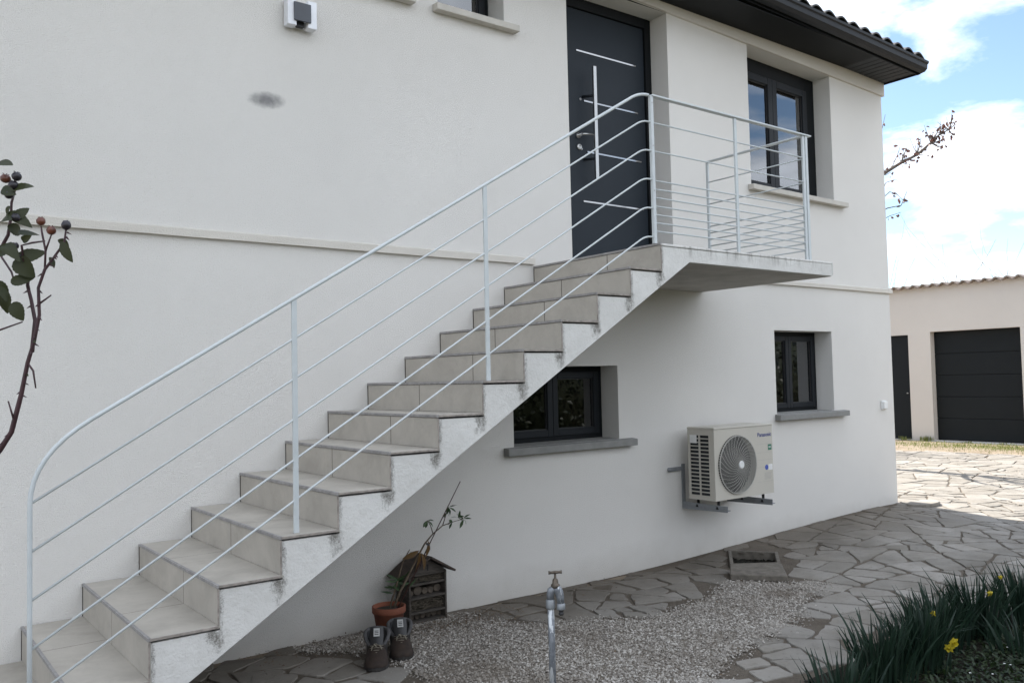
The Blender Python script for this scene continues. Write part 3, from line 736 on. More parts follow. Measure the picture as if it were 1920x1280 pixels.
for o_ in offs:
    MB().tube([(.014, RY, ZL-o_), (XR-.03, RY, ZL-o_)], .0054, 8).build('rail', M['rail'], bal)
    MB().tube([(XR, RY+.012, ZL-o_), (XR, -.302, ZL-o_)], .0054, 8).build('rail', M['rail'], bal)
# ------------------------------------------------------------------ wall lamp
wl = thing('wall_lamp', 'square white wall lamp with slate grey face high on the render', 'lamp', (-1.925, 0, 3.86))
fr = MB(); fr.box(-2.022, -1.962, -.085, -.02, 3.785, 3.965); fr.box(-1.885, -1.823, -.085, -.02, 3.785, 3.965); fr.box(-1.99, -1.85, -.02, -.0005, 3.80, 3.95); fr.box(-1.962, -1.885, -.06, -.02, 3.83, 3.935)
fr.build('housing', M['white_lamp'], wl, .004, segs=2)
MB().box(-1.982, -1.868, -.098, -.086, 3.815, 3.935).build('face_plate', M['lampdark'], wl, .002)
MB().box(-1.95, -1.90, -.058, -.03, 3.79, 3.829).build('bulb_holder', M['black'], wl, .003)
# ------------------------------------------------------------------ outlet box
ob = thing('outlet_box', 'small white weatherproof socket on the wall near the corner', 'socket', (4.975, 0, 1.115))
MB().box(4.93, 5.02, -.022, -.0005, 1.07, 1.165).build('base_plate', M['pvc'], ob, .004)
MB().box(4.936, 5.014, -.042, -.0225, 1.078, 1.158).build('flap', M['pvc'], ob, .005)
# ------------------------------------------------------------------ air conditioner
ac = thing('air_conditioner', 'cream outdoor air conditioning unit with round fan grille on wall brackets', 'air conditioner', (1.96, -.27, .43))
X0, X1, YF, YB, Z0, Z1 = 1.565, 2.362, -.42, -.13, .435, 1.033
FC = (1.862, .722); FRR = .252
cb = MB(); NSEG = 64; cir = []; rec = []
def rectpt(a):
    c_, s_ = math.cos(a), math.sin(a); tx = ((X1-FC[0])/c_ if c_ > 0 else (X0-FC[0])/c_) if abs(c_) > 1e-6 else 1e9
    tz = ((Z1-FC[1])/s_ if s_ > 0 else (Z0-FC[1])/s_) if abs(s_) > 1e-6 else 1e9
    t = min(tx, tz); return (FC[0]+c_*t, YF, FC[1]+s_*t)
angs = sorted([2*math.pi*i/NSEG for i in range(NSEG)] + [math.atan2(z-FC[1], x-FC[0]) % (2*math.pi) for x in (X0, X1) for z in (Z0, Z1)])
ci = [cb.pt((FC[0]+FRR*math.cos(a), YF, FC[1]+FRR*math.sin(a))) for a in angs]; re = [cb.pt(rectpt(a)) for a in angs]; ci2 = [cb.pt((FC[0]+FRR*math.cos(a), YF+.05, FC[1]+FRR*math.sin(a))) for a in angs]
n = len(angs)
for i in range(n):
    j = (i+1) % n; cb.face((ci[i], ci[j], re[j], re[i])); cb.face((ci[i], ci2[i], ci2[j], ci[j]))
cb.poly([(X0, YF, Z1), (X1, YF, Z1), (X1, YB, Z1), (X0, YB, Z1)]); cb.poly([(X0, YF, Z0), (X1, YF, Z0), (X1, YB, Z0), (X0, YB, Z0)])
cb.poly([(X1, YF, Z0), (X1, YF, Z1), (X1, YB, Z1), (X1, YB, Z0)]); cb.poly([(X0, YB, Z0), (X0, YB, Z1), (X1, YB, Z1), (X1, YB, Z0)])
# side with its opening for the coil grille
gy0, gy1, gz0, gz1 = YF+.05, YB-.02, Z0+.035, Z1-.045
for q in ([(YF, Z0), (gy0, Z0), (gy0, Z1), (YF, Z1)], [(gy1, Z0), (YB, Z0), (YB, Z1), (gy1, Z1)], [(gy0, Z0), (gy1, Z0), (gy1, gz0), (gy0, gz0)], [(gy0, gz1), (gy1, gz1), (gy1, Z1), (gy0, Z1)]): cb.poly([(X0, y, z) for y, z in q])
acb = weld_build(cb, 'casing', M['ac'], ac)
MB().box(X0-.004, X1+.004, YF-.004, YB+.004, Z1+.0005, Z1+.018).build('lid', M['ac'], ac, .006, segs=2)
MB().box(X0+.02, X0+.03, YF+.02, YB-.01, Z0+.01, Z1-.01).build('coil', M['fin'], ac)
gl = MB()
for i in range(17): z = gz0 + (gz1-gz0)*i/16; gl.box(X0-.003, X0+.006, gy0, gy1, z-.0045, z+.0045)
for y in (gy0, (gy0+gy1)/2, gy1): gl.box(X0-.004, X0+.0065, y-.006, y+.006, gz0, gz1)
gl.build('side_grille', M['ac'], ac)
MB().lathe([(.25, 0), (.24, .12)], (FC[0], YF+.051, FC[1]), (0, 1, 0), 48).build('fan_shroud', M['dark'], ac)
fb = MB()
for k in range(3):
    a0 = k*2*math.pi/3; rings = []
    for j in range(7):
        r = .05 + .165*j/6
        rings.append([(FC[0]+r*math.cos(a0+u*1.1+.5*j/6), YF+.065+.05*u, FC[1]+r*math.sin(a0+u*1.1+.5*j/6)) for u in (0, .25, .5, .75, 1)])
    fb.loft(rings, False, False)
fb.lathe([(.055, 0), (.05, .05)], (FC[0], YF+.06, FC[1]), (0, 1, 0), 20)
fb.build('fan', M['black'], ac)
fg = MB()
def gyd(r): return YF - .012 - .028*(1-(r/.25)**2)
for i in range(22):
    r = .035 + .211*i/21; pts = [(FC[0]+r*math.cos(t), gyd(r), FC[1]+r*math.sin(t)) for t in [2*math.pi*k/56 for k in range(57)]]
    fg.tube(pts, .0013 if i < 21 else .005, 4, False)
for k in range(30):
    a0 = 2*math.pi*k/30; pts = []
    for j in range(9):
        r = .03 + .218*j/8; a = a0 - 1.15*(1-j/8)**1.2*(-1); pts.append((FC[0]+r*math.cos(a), gyd(r)-.002, FC[1]+r*math.sin(a)))
    fg.tube(pts, .0019, 4, False)
for k in range(72):                       # the rim's short depth bars
    a = 2*math.pi*k/72; c_, s_ = math.cos(a), math.sin(a); fg.bar((FC[0]+.249*c_, YF-.012, FC[1]+.249*s_), (FC[0]+.251*c_, YF+.002, FC[1]+.251*s_), .004, .004, (-s_, 0, c_))
fg.build('fan_grille', M['acgrille'], ac)
MB().lathe([(.034, 0), (.034, .006), (.026, .010)], (FC[0], gyd(.03)-.002, FC[1]), (0, -1, 0), 24).build('grille_hub', M['white_label'], ac)
sm_ = MB()
for z in (.985-.11, .80, .735, .672, .545): sm_.box(2.13, X1-.004, YF-.0012, YF-.0002, z-.001, z+.001)
sm_.build('panel_seam', M['acgrille'], ac)
lettering('brand_lettering', 'Panasonic', .050, M['logo'], ac, Matrix.Translation((2.150, YF-.001, .942)) @ Matrix.Rotation(R(90), 4, 'X'), .0007)
st_ = MB().box(2.296, 2.346, YF-.0015, YF-.0002, .818, .868).build('refrigerant_label', M['green_label'], ac)
lettering('label_lettering', 'R32', .020, M['white_label'], ac, Matrix.Translation((2.303, YF-.0016, .838)) @ Matrix.Rotation(R(90), 4, 'X'), .0004)
MB().lathe([(.023, 0), (.023, .0012)], (2.268, YF-.0002, .667), (0, -1, 0), 20).build('round_label', M['blue_label'], ac)
MB().box(2.294, 2.352, YF-.0014, YF-.0002, .642, .692).build('white_label', M['white_label'], ac)
q = MB()
for i in range(6): q.box(2.235+.004*(i % 2), 2.335-.006*(i % 3), YF-.0012, YF-.0002, .618-.0105*i-.002, .618-.0105*i+.002)
q.build('rating_text', M['acgrille'], ac)
MB().box(1.585, 1.645, X0 and -.235, -.175, .94, .99) if False else None
tag_ = MB().box(X0-.006, X0-.0045, -.235, -.160, .915, .985).build('side_label', M['white_label'], ac)
for xb in (1.635, 2.245):
    br = MB(); br.box(xb-.02, xb+.02, -.012, -.002, .33, .72); br.box(xb-.02, xb+.02, -.50, -.0125, .355, .361); br.box(xb-.02, xb-.015, -.50, -.0125, .3615, .395)
    br.prism([(-.0125, .33), (-.0125, .3545), (-.50, .3545), (-.50, .345)], lambda p, t: (xb-.02+.004*t, p[0], p[1]))
    br = br.build('bracket', M['galv'], ac, .001)
    for yy in (-.39, -.17): MB().lathe([(.026, 0), (.022, .022), (.012, .0222), (.012, .073)], (xb, yy, .3615), (0, 0, 1), 14).build('rubber_foot', M['black'], br)
cl_ = MB(); cl_.box(1.43, 1.60, -.022, -.012, .665, .70); cl_.box(1.425, 1.445, -.05, -.0121, .675, .692); cl_.build('rail_clip', M['galv'], ac, .002)
# ------------------------------------------------------------------ insect hotel
ih = thing('insect_hotel', 'weathered wooden insect hotel with pitched roof against the wall', 'insect hotel', (-1.14, -.14, -.1))
A0, A1, YB_, YF_ = -1.288, -.995, -.05, -.22; ZB = -.097; ZW = .225; AX = -1.142; ZA = .318; th = .014
body = MB(); body.box(A0, A0+th, YF_, YB_, ZB, ZW); body.box(A1-th, A1, YF_, YB_, ZB, ZW); body.box(A0+th, A1-th, YB_-.01, YB_, ZB, ZW)
body.build('box', M['oldwood'], ih, .002)
for z in (ZB+.008, -.030, .066, .155, ZW-.008): MB().box(A0+th+.0005, A1-th-.0005, YF_+.002, YB_-.0105, z-.007, z+.007).build('shelf', M['oldwood'], ih, .002)
gb = MB()
for i in range(4):
    z0 = ZW + (ZA-ZW)*i/4 + .0015; z1 = ZW + (ZA-ZW)*(i+1)/4
    hw = lambda z: (A1-A0)/2*(1-(z-ZW)/(ZA-ZW))
    gb.prism([(AX-hw(z0), z0), (AX+hw(z0), z0), (AX+hw(z1), z1), (AX-hw(z1), z1)], lambda p, t: (p[0], YF_+.003+.012*t+.001*i, p[1]))
gb = gb.build('gable', M['oldwood'], ih); MB().box(AX-.004, AX+.004, YF_-.001, YF_+.0025, ZW+.012, ZW+.055).build('entry_slot', M['dark'], gb)
for s_, xe, ze in ((-1, -1.338, .19), (1, -.950, .208)):
    rb = MB(); d = Vector((xe-AX, 0, ze-ZA)); nn = Vector((-d.z*s_, 0, d.x*s_)).normalized()
    c0 = Vector((AX, 0, ZA+.004)); 
    rb.prism([(0, 0), (1, 0)], None) if False else None
    p = [c0 + nn*.001, c0 + d, c0 + d + nn*.014, c0 + nn*.016]
    rb.prism([(q.x, q.z) for q in p], lambda q_, t: (q_[0], -.262 + t*.24, q_[1])); rb.build('roof_board', M['roofwood'], ih, .002)
rnd = random.Random(3)
def logs(z0, z1, name, lo, hi):
    x = A0+th+.012
    while x < A1-th-.012:
        r = min(rnd.uniform(lo, hi), (z1-z0)/2-.001, (A1-th-x)/2-.001)
        if r < .006: break
        m = MB(); m.lathe([(r, 0), (r, .0985), (r*.93, .1)], (x+r, YB_-.02, z0+r), (0, -1, 0), 12); 
        m.build(name, M['logend'], ih); x += 2*r + .002
logs(ZB+.016, -.038, 'log', .018, .03); logs(.074, .147, 'log', .018, .034)
def strawfill(z0, z1, n):
    m = MB()
    for i in range(n):
        x = rnd.uniform(A0+th+.01, A1-th-.01); y = rnd.uniform(YF_+.012, YF_+.05); z = rnd.uniform(z0+.006, z1-.006); a = rnd.uniform(-.8, .8); ln = rnd.uniform(.01, .04)
        xa = min(max(x-ln*math.cos(a), A0+th+.004), A1-th-.004); xb = min(max(x+ln*math.cos(a), A0+th+.004), A1-th-.004)
        za = min(max(z-ln*math.sin(a), z0+.003), z1-.003); zb_ = min(max(z+ln*math.sin(a), z0+.003), z1-.003)
        m.tube([(xa, y, za), (x, y+rnd.uniform(-.006, .004), z), (xb, y, zb_)], .0022, 4)
    m.box(A0+th+.003, A1-th-.003, YF_+.055, YF_+.06, z0+.001, z1-.001)
    m.build('straw_filling', M['straw'], ih)
strawfill(.162, ZW-.016, 130); strawfill(-.023, .058, 150)
# ------------------------------------------------------------------ potted sapling
PX, PY, PZ = -1.475, -.285, -.097
pot = thing('flower_pot', 'round terracotta pot beside the insect hotel holding a staked sapling', 'plant pot', (PX, PY, PZ))
MB().lathe([(.080, .028), (.096, .135), (.104, .136), (.107, .142), (.107, .176), (.102, .178), (.094, .176), (.092, .150)], (PX, PY, PZ), (0, 0, 1), 32).build('pot', M['terracotta'], pot)
MB().lathe([(.070, .0), (.082, .006), (.086, .026), (.078, .0275)], (PX, PY, PZ), (0, 0, 1), 28).build('saucer', M['terracotta'], pot)
MB().lathe([(.088, .1), (.0915, .152), (.05, .160), (.0, .162)], (PX, PY, PZ), (0, 0, 1), 24, False).build('soil', M['potsoil'], pot)
sap = thing('sapling', 'spindly young sapling tied to a thin cane in the terracotta pot', 'sapling', (-1.45, -.3, .06))
trunk = [(-1.452, -.295, .05), (-1.393, -.3, .168), (-1.32, -.3, .275), (-1.258, -.3, .369), (-1.212, -.3, .435), (-1.146, -.3, .492), (-1.07, -.3, .536)]
tb = MB(); tb.tube(trunk, [.0085, .008, .007, .0062, .0055, .0045, .0038], 8)
tb.tube([(-1.07, -.3, .536), (-.993, -.3, .551), (-.907, -.305, .563)], [.0036, .003, .002], 6); tb.tube([(-1.146, -.3, .492), (-1.17, -.31, .55), (-1.193, -.31, .585)], [.0035, .003, .002], 6)
tb.tube([(-1.07, -.3, .536), (-1.04, -.295, .60), (-1.012, -.29, .65)], [.0035, .003, .002], 6); tb.tube([(-1.47, -.28, .05), (-1.40, -.26, .2), (-1.34, -.24, .33), (-1.29, -.24, .40)], [.006, .0055, .005, .003], 6)
tb.build('stem', M['stem'], sap)
MB().tube([(-1.44, -.315, .04), (-.922, -.30, .815)], [.0045, .003], 6).build('cane', M['cane'], sap)
MB().lathe([(.012, -.006), (.012, .006)], (-1.192, -.306, .43), (.55, 0, .8), 10).build('tie', M['lampdark'], sap)
lf = MB()
for (c, nL, s_) in (((-1.193, -.31, .585), 6, .06), ((-1.012, -.29, .65), 8, .055), ((-.949, -.30, .575), 6, .055), ((-.905, -.305, .563), 8, .06), ((-1.03, -.29, .615), 4, .05), ((-.99, -.3, .551), 4, .05)):
    for i in range(nL):
        d = Vector((rnd.uniform(-1, 1), rnd.uniform(-1, .6), rnd.uniform(-1, .5))); lf.leaf(Vector(c)+d*.004, d, Vector((rnd.uniform(-.5, .5), rnd.uniform(-1, 0), .8)), s_*rnd.uniform(.6, 1.1), .018*rnd.uniform(.8, 1.2), .3)
for i in range(26):
    d = Vector((rnd.uniform(-1, .8), rnd.uniform(-.6, .5), rnd.uniform(-.3, .7))); lf.leaf((-1.38+rnd.uniform(-.03, .05), -.22+rnd.uniform(-.04, .02), .13+rnd.uniform(0, .1)), d, (0, -1, .3), rnd.uniform(.05, .09), .014, .3)
lf.build('leaf', M['saplingleaf'], sap)
bl = MB()
for (p, d, ln) in (((-1.255, -.31, .40), (-.12, -.1, -1), .15), ((-1.19, -.31, .455), (-.1, -.15, -1), .11), ((-1.245, -.31, .385), (.3, -.15, -1), .12), ((-1.26, -.31, .40), (-.9, 0, -.35), .12)):
    MB().leaf(p, d, (.4, -1, .2), ln, .040, .25, .2).build('hanging_leaf', M['brownleaf'], sap)
# ------------------------------------------------------------------ boots
def boot(cx, cy, ang, label):
    z0 = zg(cx, cy) + .012
    t = thing('hiking_boot', label, 'boot', (cx, cy, z0), 'pair of walking boots by the stairs'); X = Matrix.Translation((cx, cy, z0)) @ Matrix.Rotation(ang, 4, 'Z') @ Matrix.Diagonal((1.22, 1.0, .88, 1))
    # local: toe towards -Y, length .29
    def ring(y, w, z, n=16, sx=1): return None
    def foot(sc, zz, inset=0): # outline of the sole
        P = []
        for k in range(28):
            a = 2*math.pi*k/28; y = -math.cos(a)*.145; tt = (y+.145)/.29
            wd = .060 - .012*math.sin(math.pi*min(max((tt-.3)/.5, 0), 1)) - .006*tt
            P.append((math.sin(a)*wd*sc*(1+.15*abs(math.cos(a))), y*sc, zz))
        return P
    s_ = MB(X); s_.loft([foot(1.0, 0), foot(1.04, .006), foot(1.03, .026), foot(.98, .03)], True, True, False); s_.build('sole', M['sole'], t)
    # upper, lofted along stations from toe to heel: (y, half width, top height)
    up_ = MB(X); st = [(-.149, .006, .030), (-.148, .016, .042), (-.145, .026, .05), (-.130, .044, .068), (-.09, .055, .084), (-.05, .054, .104), (-.02, .052, .125)]
    rings = []
    for (y, hw, h) in st: rings.append([(hw*math.cos(a)*(1.0), y, .026 + (h-.026)*max(0, math.sin(a))**.8) for a in [math.pi*k/10 for k in range(11)]])
    up_.loft(rings, False, False); up_.build('toe_box', M['bootleather'], t)
    sh = MB(X); rings = []
    for (z, yf, yb, hw) in ((.026, -.03, .138, .046), (.06, -.028, .142, .049), (.10, -.02, .140, .049), (.14, .0, .138, .050), (.172, .012, .145, .055)):
        ring_ = []
        for k in range(22):
            a = 2*math.pi*k/22; yy = (yf+yb)/2 - math.cos(a)*(yb-yf)/2; ring_.append((hw*math.sin(a)*(1.0 if abs(math.cos(a)) < .8 else 1.1), yy, z + (-.075*max(0, math.cos(a)) + .012*max(0, -math.cos(a)) if z > .15 else (-.035*max(0, math.cos(a)) if z > .12 else 0))))
        rings.append(ring_)
    sh.loft(rings, True, False); sh.build('shaft', M['bootsuede'], t)
    co = MB(X); last = rings[-1]; co.tube(last + [last[0]], .009, 8, False); co.build('collar', M['bootgrey'], t)
    inn = MB(X); inn.loft([[(p[0]*.8, .085+(p[1]-.085)*.8, p[2]) for p in rings[-1]], [(p[0]*.75, .085+(p[1]-.085)*.75, .05) for p in rings[0]]], True, True); inn.build('lining', M['dark'], t)
    tg = MB(X); tg.loft([[(-.026+.0052*i, -.018-.010*math.sin(math.pi*i/10), .10) for i in range(11)], [(-.032+.0064*i, .028-.010*math.sin(math.pi*i/10), .165) for i in range(11)], [(-.030+.006*i, .056-.01*math.sin(math.pi*i/10), .215) for i in range(11)]], False, False); tg = tg.build('tongue', M['bootgrey'] if False else M['black'], t)
    lb = MB(X); lb.prism([(-.014, 0), (.014, 0), (.014, 1), (-.014, 1)], lambda p, k: (p[0], -.0145+.005+.026*p[1]+.024-.004*k, .170+.040*p[1]-.002*k)); lb = lb.build('tongue_label', M['grey_label'], tg)
    q_ = MB(X)
    for i in range(3): q_.box(-.009, .009, -.0145+.029+.026*(.25+.22*i)-.0065, -.0145+.029+.026*(.25+.22*i)-.0048, .170+.040*(.25+.22*i)-.002, .170+.040*(.25+.22*i)+.0015)
    q_.build('label_print', M['black'], lb)
    lc = MB(X)
    for i in range(4): z = .088 + .011*i; y = -.062 + .013*i; lc.tube([(-.03, y+.012, z-.004), (0, y-.008, z+.006), (.03, y+.012, z-.004)], .0026, 5)
    lc.tube([(0, -.02, .13), (-.02, -.045, .122), (-.022, -.052, .10)], .003, 5); lc.tube([(0, -.02, .13), (.02, -.045, .122), (.024, -.05, .104)], .003, 5); lc.tube([(0, -.02, .13), (-.012, -.05, .14), (.0, -.055, .125)], .003, 5)
    lc.build('lace', M['lace'], t)
boot(-1.835, -.79, R(-30), 'brown walking boot with label on its tongue, nearer the stairs')
boot(-1.640, -.72, R(-26), 'brown walking boot with label on its tongue, nearer the flower pot')
# ------------------------------------------------------------------ standpipe tap
TX, TY = -1.475, -1.905
tp = thing('garden_tap', 'old galvanised standpipe with brass garden tap standing in the gravel', 'tap', (TX, TY, -.1))
MB().tube([(TX, TY, -.15), (TX+.001, TY, .2), (TX-.002, TY, .40)], .0165, 14).build('pipe', M['pipe'], tp)
MB().lathe([(.0215, 0), (.0225, .004), (.0225, .04), (.019, .044)], (TX-.002, TY, .378), (0, 0, 1), 8).build('union_nut', M['galv'], tp)
dxy = Vector((.80, -.60, 0))
c = Vector((TX-.002, TY, 0))
el_ = MB(); el_.tube([c+Vector((0, 0, .42)), c+Vector((0, 0, .445)), c+Vector((0, 0, .463))+dxy*.004, c+Vector((0, 0, .470))+dxy*.014, c+Vector((0, 0, .470))+dxy*.024], [.0165, .0185, .02, .018, .016], 14); el_.build('elbow', M['pipe'], tp)
vb = MB(); b0 = c + dxy*.026
vb.tube([b0+Vector((0, 0, .474))-dxy*.006, b0+Vector((0, 0, .472))+dxy*.006, b0+Vector((0, 0, .458))+dxy*.016, b0+Vector((0, 0, .43))+dxy*.022, b0+Vector((0, 0, .40))+dxy*.025], [.018, .023, .0215, .019, .0165], 16)
vb.build('valve_body', M['pipe'], tp)
MB().lathe([(.020, .372), (.021, .376), (.021, .398), (.017, .402)], (b0.x+dxy.x*.025, b0.y+dxy.y*.025, 0), (0, 0, 1), 14).build('outlet_nut', M['galv'], tp)
MB().lathe([(.011, .345), (.013, .348), (.013, .355), (.009, .357), (.012, .364), (.012, .3715)], (b0.x+dxy.x*.025, b0.y+dxy.y*.025, 0), (0, 0, 1), 14).build('hose_nozzle', M['black'], tp)
MB().lathe([(.021, .478), (.022, .482), (.022, .492), (.015, .498), (.014, .513), (.011, .520), (.006, .522), (.005, .545)], (b0.x, b0.y, 0), (0, 0, 1), 16).build('bonnet', M['brass'], tp)
hd = MB(); hv = Vector((.80, -.60, .05)); hd.tube([b0+Vector((0, 0, .551))-hv*.033, b0+Vector((0, 0, .551))-hv*.02, b0+Vector((0, 0, .551)), b0+Vector((0, 0, .551))+hv*.02, b0+Vector((0, 0, .551))+hv*.033], [.009, .0065, .008, .0065, .009], 10); hd.build('handle', M['brass'], tp)
# ------------------------------------------------------------------ drain pit with its slab
dr = thing('drain_pit', 'sunken drain pit filled with mossy litter in the paving below the wall', 'drain', (1.98, -.46, -.1))
P = [Vector((p[0], p[1], 0)) for p in ((1.62, -.52), (2.08, -.13), (2.29, -.47), (1.94, -.75))]
def edgebar(mb, a, b, w, z0, z1):
    d = (b-a).normalized(); nn = Vector((-d.y, d.x, 0)); mb.obox((a+b)/2+Vector((0, 0, (z0+z1)/2)), (b-a)/2+d*w/2, nn*w/2, Vector((0, 0, (z1-z0)/2)))
rm = MB(); zz = zg(1.93, -.5) + .012
for i in range(4): edgebar(rm, P[i]+Vector((0, 0, 0)), P[(i+1) % 4], .03, zz-.2, zz+.016+.002*i)
rm.build('rim', M['concrete'], dr, .004)
mo = MB(); cc_ = sum(P, Vector())/4; gN = 22; G_ = {}
for i in range(gN+1):
    for j in range(gN+1):
        u, v = i/gN, j/gN; p = P[0]*(1-u)*(1-v)+P[1]*u*(1-v)+P[2]*u*v+P[3]*(1-u)*v; G_[i, j] = mo.pt((p.x, p.y, zz-.055+rnd.uniform(-.016, .016)))
for i in range(gN):
    for j in range(gN): mo.face((G_[i, j], G_[i+1, j], G_[i+1, j+1], G_[i, j+1]))
mo.build('litter', M['moss'], dr)
slab = MB(); a_ = Vector((1.50, -.70, 0)); b_ = Vector((1.74, -1.02, 0)); 
# a loose concrete slab lying along the camera-side edge of the pit
e0, e1 = Vector((1.545, -.63, 0)), Vector((1.80, -1.00, 0)); nn = Vector((-.66, -.75, 0)).normalized()
sl_pts = [(1.25, -.80), (1.46, -.63), (1.79, -.885), (1.51, -1.14)]
slab.loft([[(p[0], p[1], zg(1.5, -.9)+.008+(.02 if i in (1, 2) else 0)) for i, p in enumerate(sl_pts)], [(p[0]*1.0, p[1], zg(1.5, -.9)+(.056 if i in (0, 3) else .076)) for i, p in enumerate(sl_pts)]], True, True, False)
tag(slab.build('concrete_slab', M['concrete'], None, .006), 'loose grey concrete slab lying along the edge of the drain pit', 'slab')
# ------------------------------------------------------------------ rose at the left edge
ro = thing('rose_bush', 'thorny rose stem with dark hips and a few leaves, close by', 'rose', (-4.10, -3.02, 0))
main = [(-4.25, -2.95, -.08), (-4.16, -3.0, .5), (-4.05, -3.08, 1.1), (-3.974, -3.141, 1.337), (-3.948, -3.163, 1.377), (-3.93, -3.179, 1.412), (-3.915, -3.195, 1.487), (-3.905, -3.206, 1.552), (-3.895, -3.216, 1.595), (-3.887, -3.225, 1.648), (-3.889, -3.226, 1.703), (-3.879, -3.236, 1.74), (-3.868, -3.245, 1.758), (-3.848, -3.262, 1.793), (-3.845, -3.266, 1.822)]
s2 = [(-3.898, -3.21, 1.574), (-3.889, -3.185, 1.64), (-3.896, -3.182, 1.684), (-3.902, -3.179, 1.712), (-3.899, -3.183, 1.74), (-3.908, -3.177, 1.762), (-3.916, -3.205, 1.79)]
s3 = [(-4.08, -3.0, 1.2), (-4.0, -3.08, 1.62), (-3.963, -3.109, 1.733), (-3.945, -3.125, 1.79), (-3.932, -3.137, 1.821), (-3.928, -3.142, 1.855), (-3.927, -3.145, 1.888), (-3.92, -3.152, 1.92)]
rs = MB(); rs.tube(main, [.008, .008, .0075, .0064, .0057, .0051, .0046, .0041, .0037, .0034, .003, .003, .0026, .0022, .0018], 8); rs.tube(s2, [.0045, .004, .0036, .0034, .003, .0026, .002], 7); rs.tube(s3, [.006, .005, .0045, .004, .0036, .003, .0026, .002], 7)
for pts in ([(-3.879, -3.236, 1.74), (-3.878, -3.239, 1.778), (-3.884, -3.238, 1.812), (-3.886, -3.236, 1.828)], [(-3.878, -3.239, 1.778), (-3.869, -3.247, 1.81)], [(-3.913, -3.211, 1.757), (-3.917, -3.209, 1.79), (-3.9, -3.223, 1.795), (-3.879, -3.239, 1.798)], [(-3.886, -3.227, 1.672), (-3.868, -3.241, 1.688)], [(-4.02, -3.1, 1.57), (-3.955, -3.171, 1.618), (-3.914, -3.203, 1.635)], [(-3.905, -3.206, 1.552), (-3.897, -3.22, 1.535), (-3.893, -3.224, 1.50)], [(-3.928, -3.19, 1.44), (-3.936, -3.18, 1.475)], [(-3.95, -3.12, 1.79), (-3.93, -3.17, 1.74), (-3.925, -3.19, 1.71)], [(-3.96, -3.11, 1.74), (-3.94, -3.17, 1.69)]):
    rs.tube(pts, [.0022]*(len(pts)-1) + [.0014], 5)
for P_ in (main[3:], s2):
    for i in range(len(P_)-1):
        for k in range(2):
            t = rnd.random(); p = Vector(P_[i])*(1-t) + Vector(P_[i+1])*t; d = Vector((rnd.uniform(-1, 1), rnd.uniform(-1, 1), -.15)).normalized()
            rs.tube([p+d*.003, p+d*.012+Vector((0, 0, -.003))], [.0026, .0003], 4)
rs.build('stem', M['bark'], ro)
for i, (p, r) in enumerate((((-3.926, -3.21, 1.93), .0095), ((-3.886, -3.236, 1.838), .0088), ((-3.869, -3.247, 1.819), .0093), ((-3.845, -3.266, 1.829), .0095), ((-3.944, -3.196, 1.926), .010), ((-3.927, -3.206, 1.846), .0085), ((-3.927, -3.202, 1.789), .007), ((-3.918, -3.205, 1.768), .004), ((-3.931, -3.205, 1.912), .010), ((-3.938, -3.2, 1.893), .009))):
    h = MB(); h.ball(p, r, 14, 10, (1, 1, rnd.uniform(.85, 1.05)), .035); 
    for k in range(5):
        a = k*1.257; h.tube([Vector(p)+Vector((math.cos(a)*r*.35, math.sin(a)*r*.35, r*.9)), Vector(p)+Vector((math.cos(a)*r*.75, math.sin(a)*r*.75, r*rnd.uniform(.8, 1.15)))], [.0009, .0003], 4)
    h.build('hip', M['hipred'] if i in (1, 2, 4) else M['hipdark'], ro)
lv_ = MB()
for (p, ln) in (((-3.958, -3.195, 1.957), .04), ((-3.935, -3.205, 1.90), .045), ((-3.942, -3.194, 1.856), .05), ((-3.922, -3.207, 1.812), .05), ((-3.945, -3.191, 1.79), .05), ((-3.925, -3.200, 1.76), .055), ((-3.934, -3.192, 1.715), .04), ((-3.938, -3.192, 1.68), .045), ((-3.858, -3.250, 1.80), .03), ((-3.944, -3.183, 1.70), .045), ((-3.95, -3.17, 1.84), .05), ((-3.94, -3.19, 1.83), .045), ((-3.935, -3.2, 1.87), .03), ((-3.93, -3.2, 1.845), .035), ((-3.955, -3.18, 1.77), .04), ((-3.915, -3.205, 1.80), .028), ((-3.96, -3.17, 1.72), .045), ((-3.872, -3.243, 1.765), .024), ((-3.95, -3.19, 1.905), .04), ((-3.895, -3.215, 1.60), .014), ((-3.91, -3.2, 1.53), .012)):
    for k in range(1):
        d = Vector((rnd.uniform(-.3, 1), rnd.uniform(-1, .4), rnd.uniform(-.8, .5))); MB().leaf(p, d, (rnd.uniform(-.8, .2), -.8, rnd.uniform(-.2, .9)), ln, ln*.58, .25, .12, True).build('leaf', M['roseleaf'], ro)
MB().leaf((-3.853, -3.262, 1.795), (.28, -.35, -.85), (-.75, -.6, .1), .048, .024, .15, .1, True).build('leaf', M['roseleaf'], ro)
MB().leaf((-3.930, -3.200, 1.675), (.25, -.3, -.75), (-.6, -.8, .1), .042, .032, .15, .1, True).build('leaf', M['roseleaf'], ro)
MB().leaf((-3.925, -3.200, 1.765), (.35, -.35, -.55), (-.6, -.8, .1), .052, .040, .15, .1, True).build('leaf', M['roseleaf'], ro)
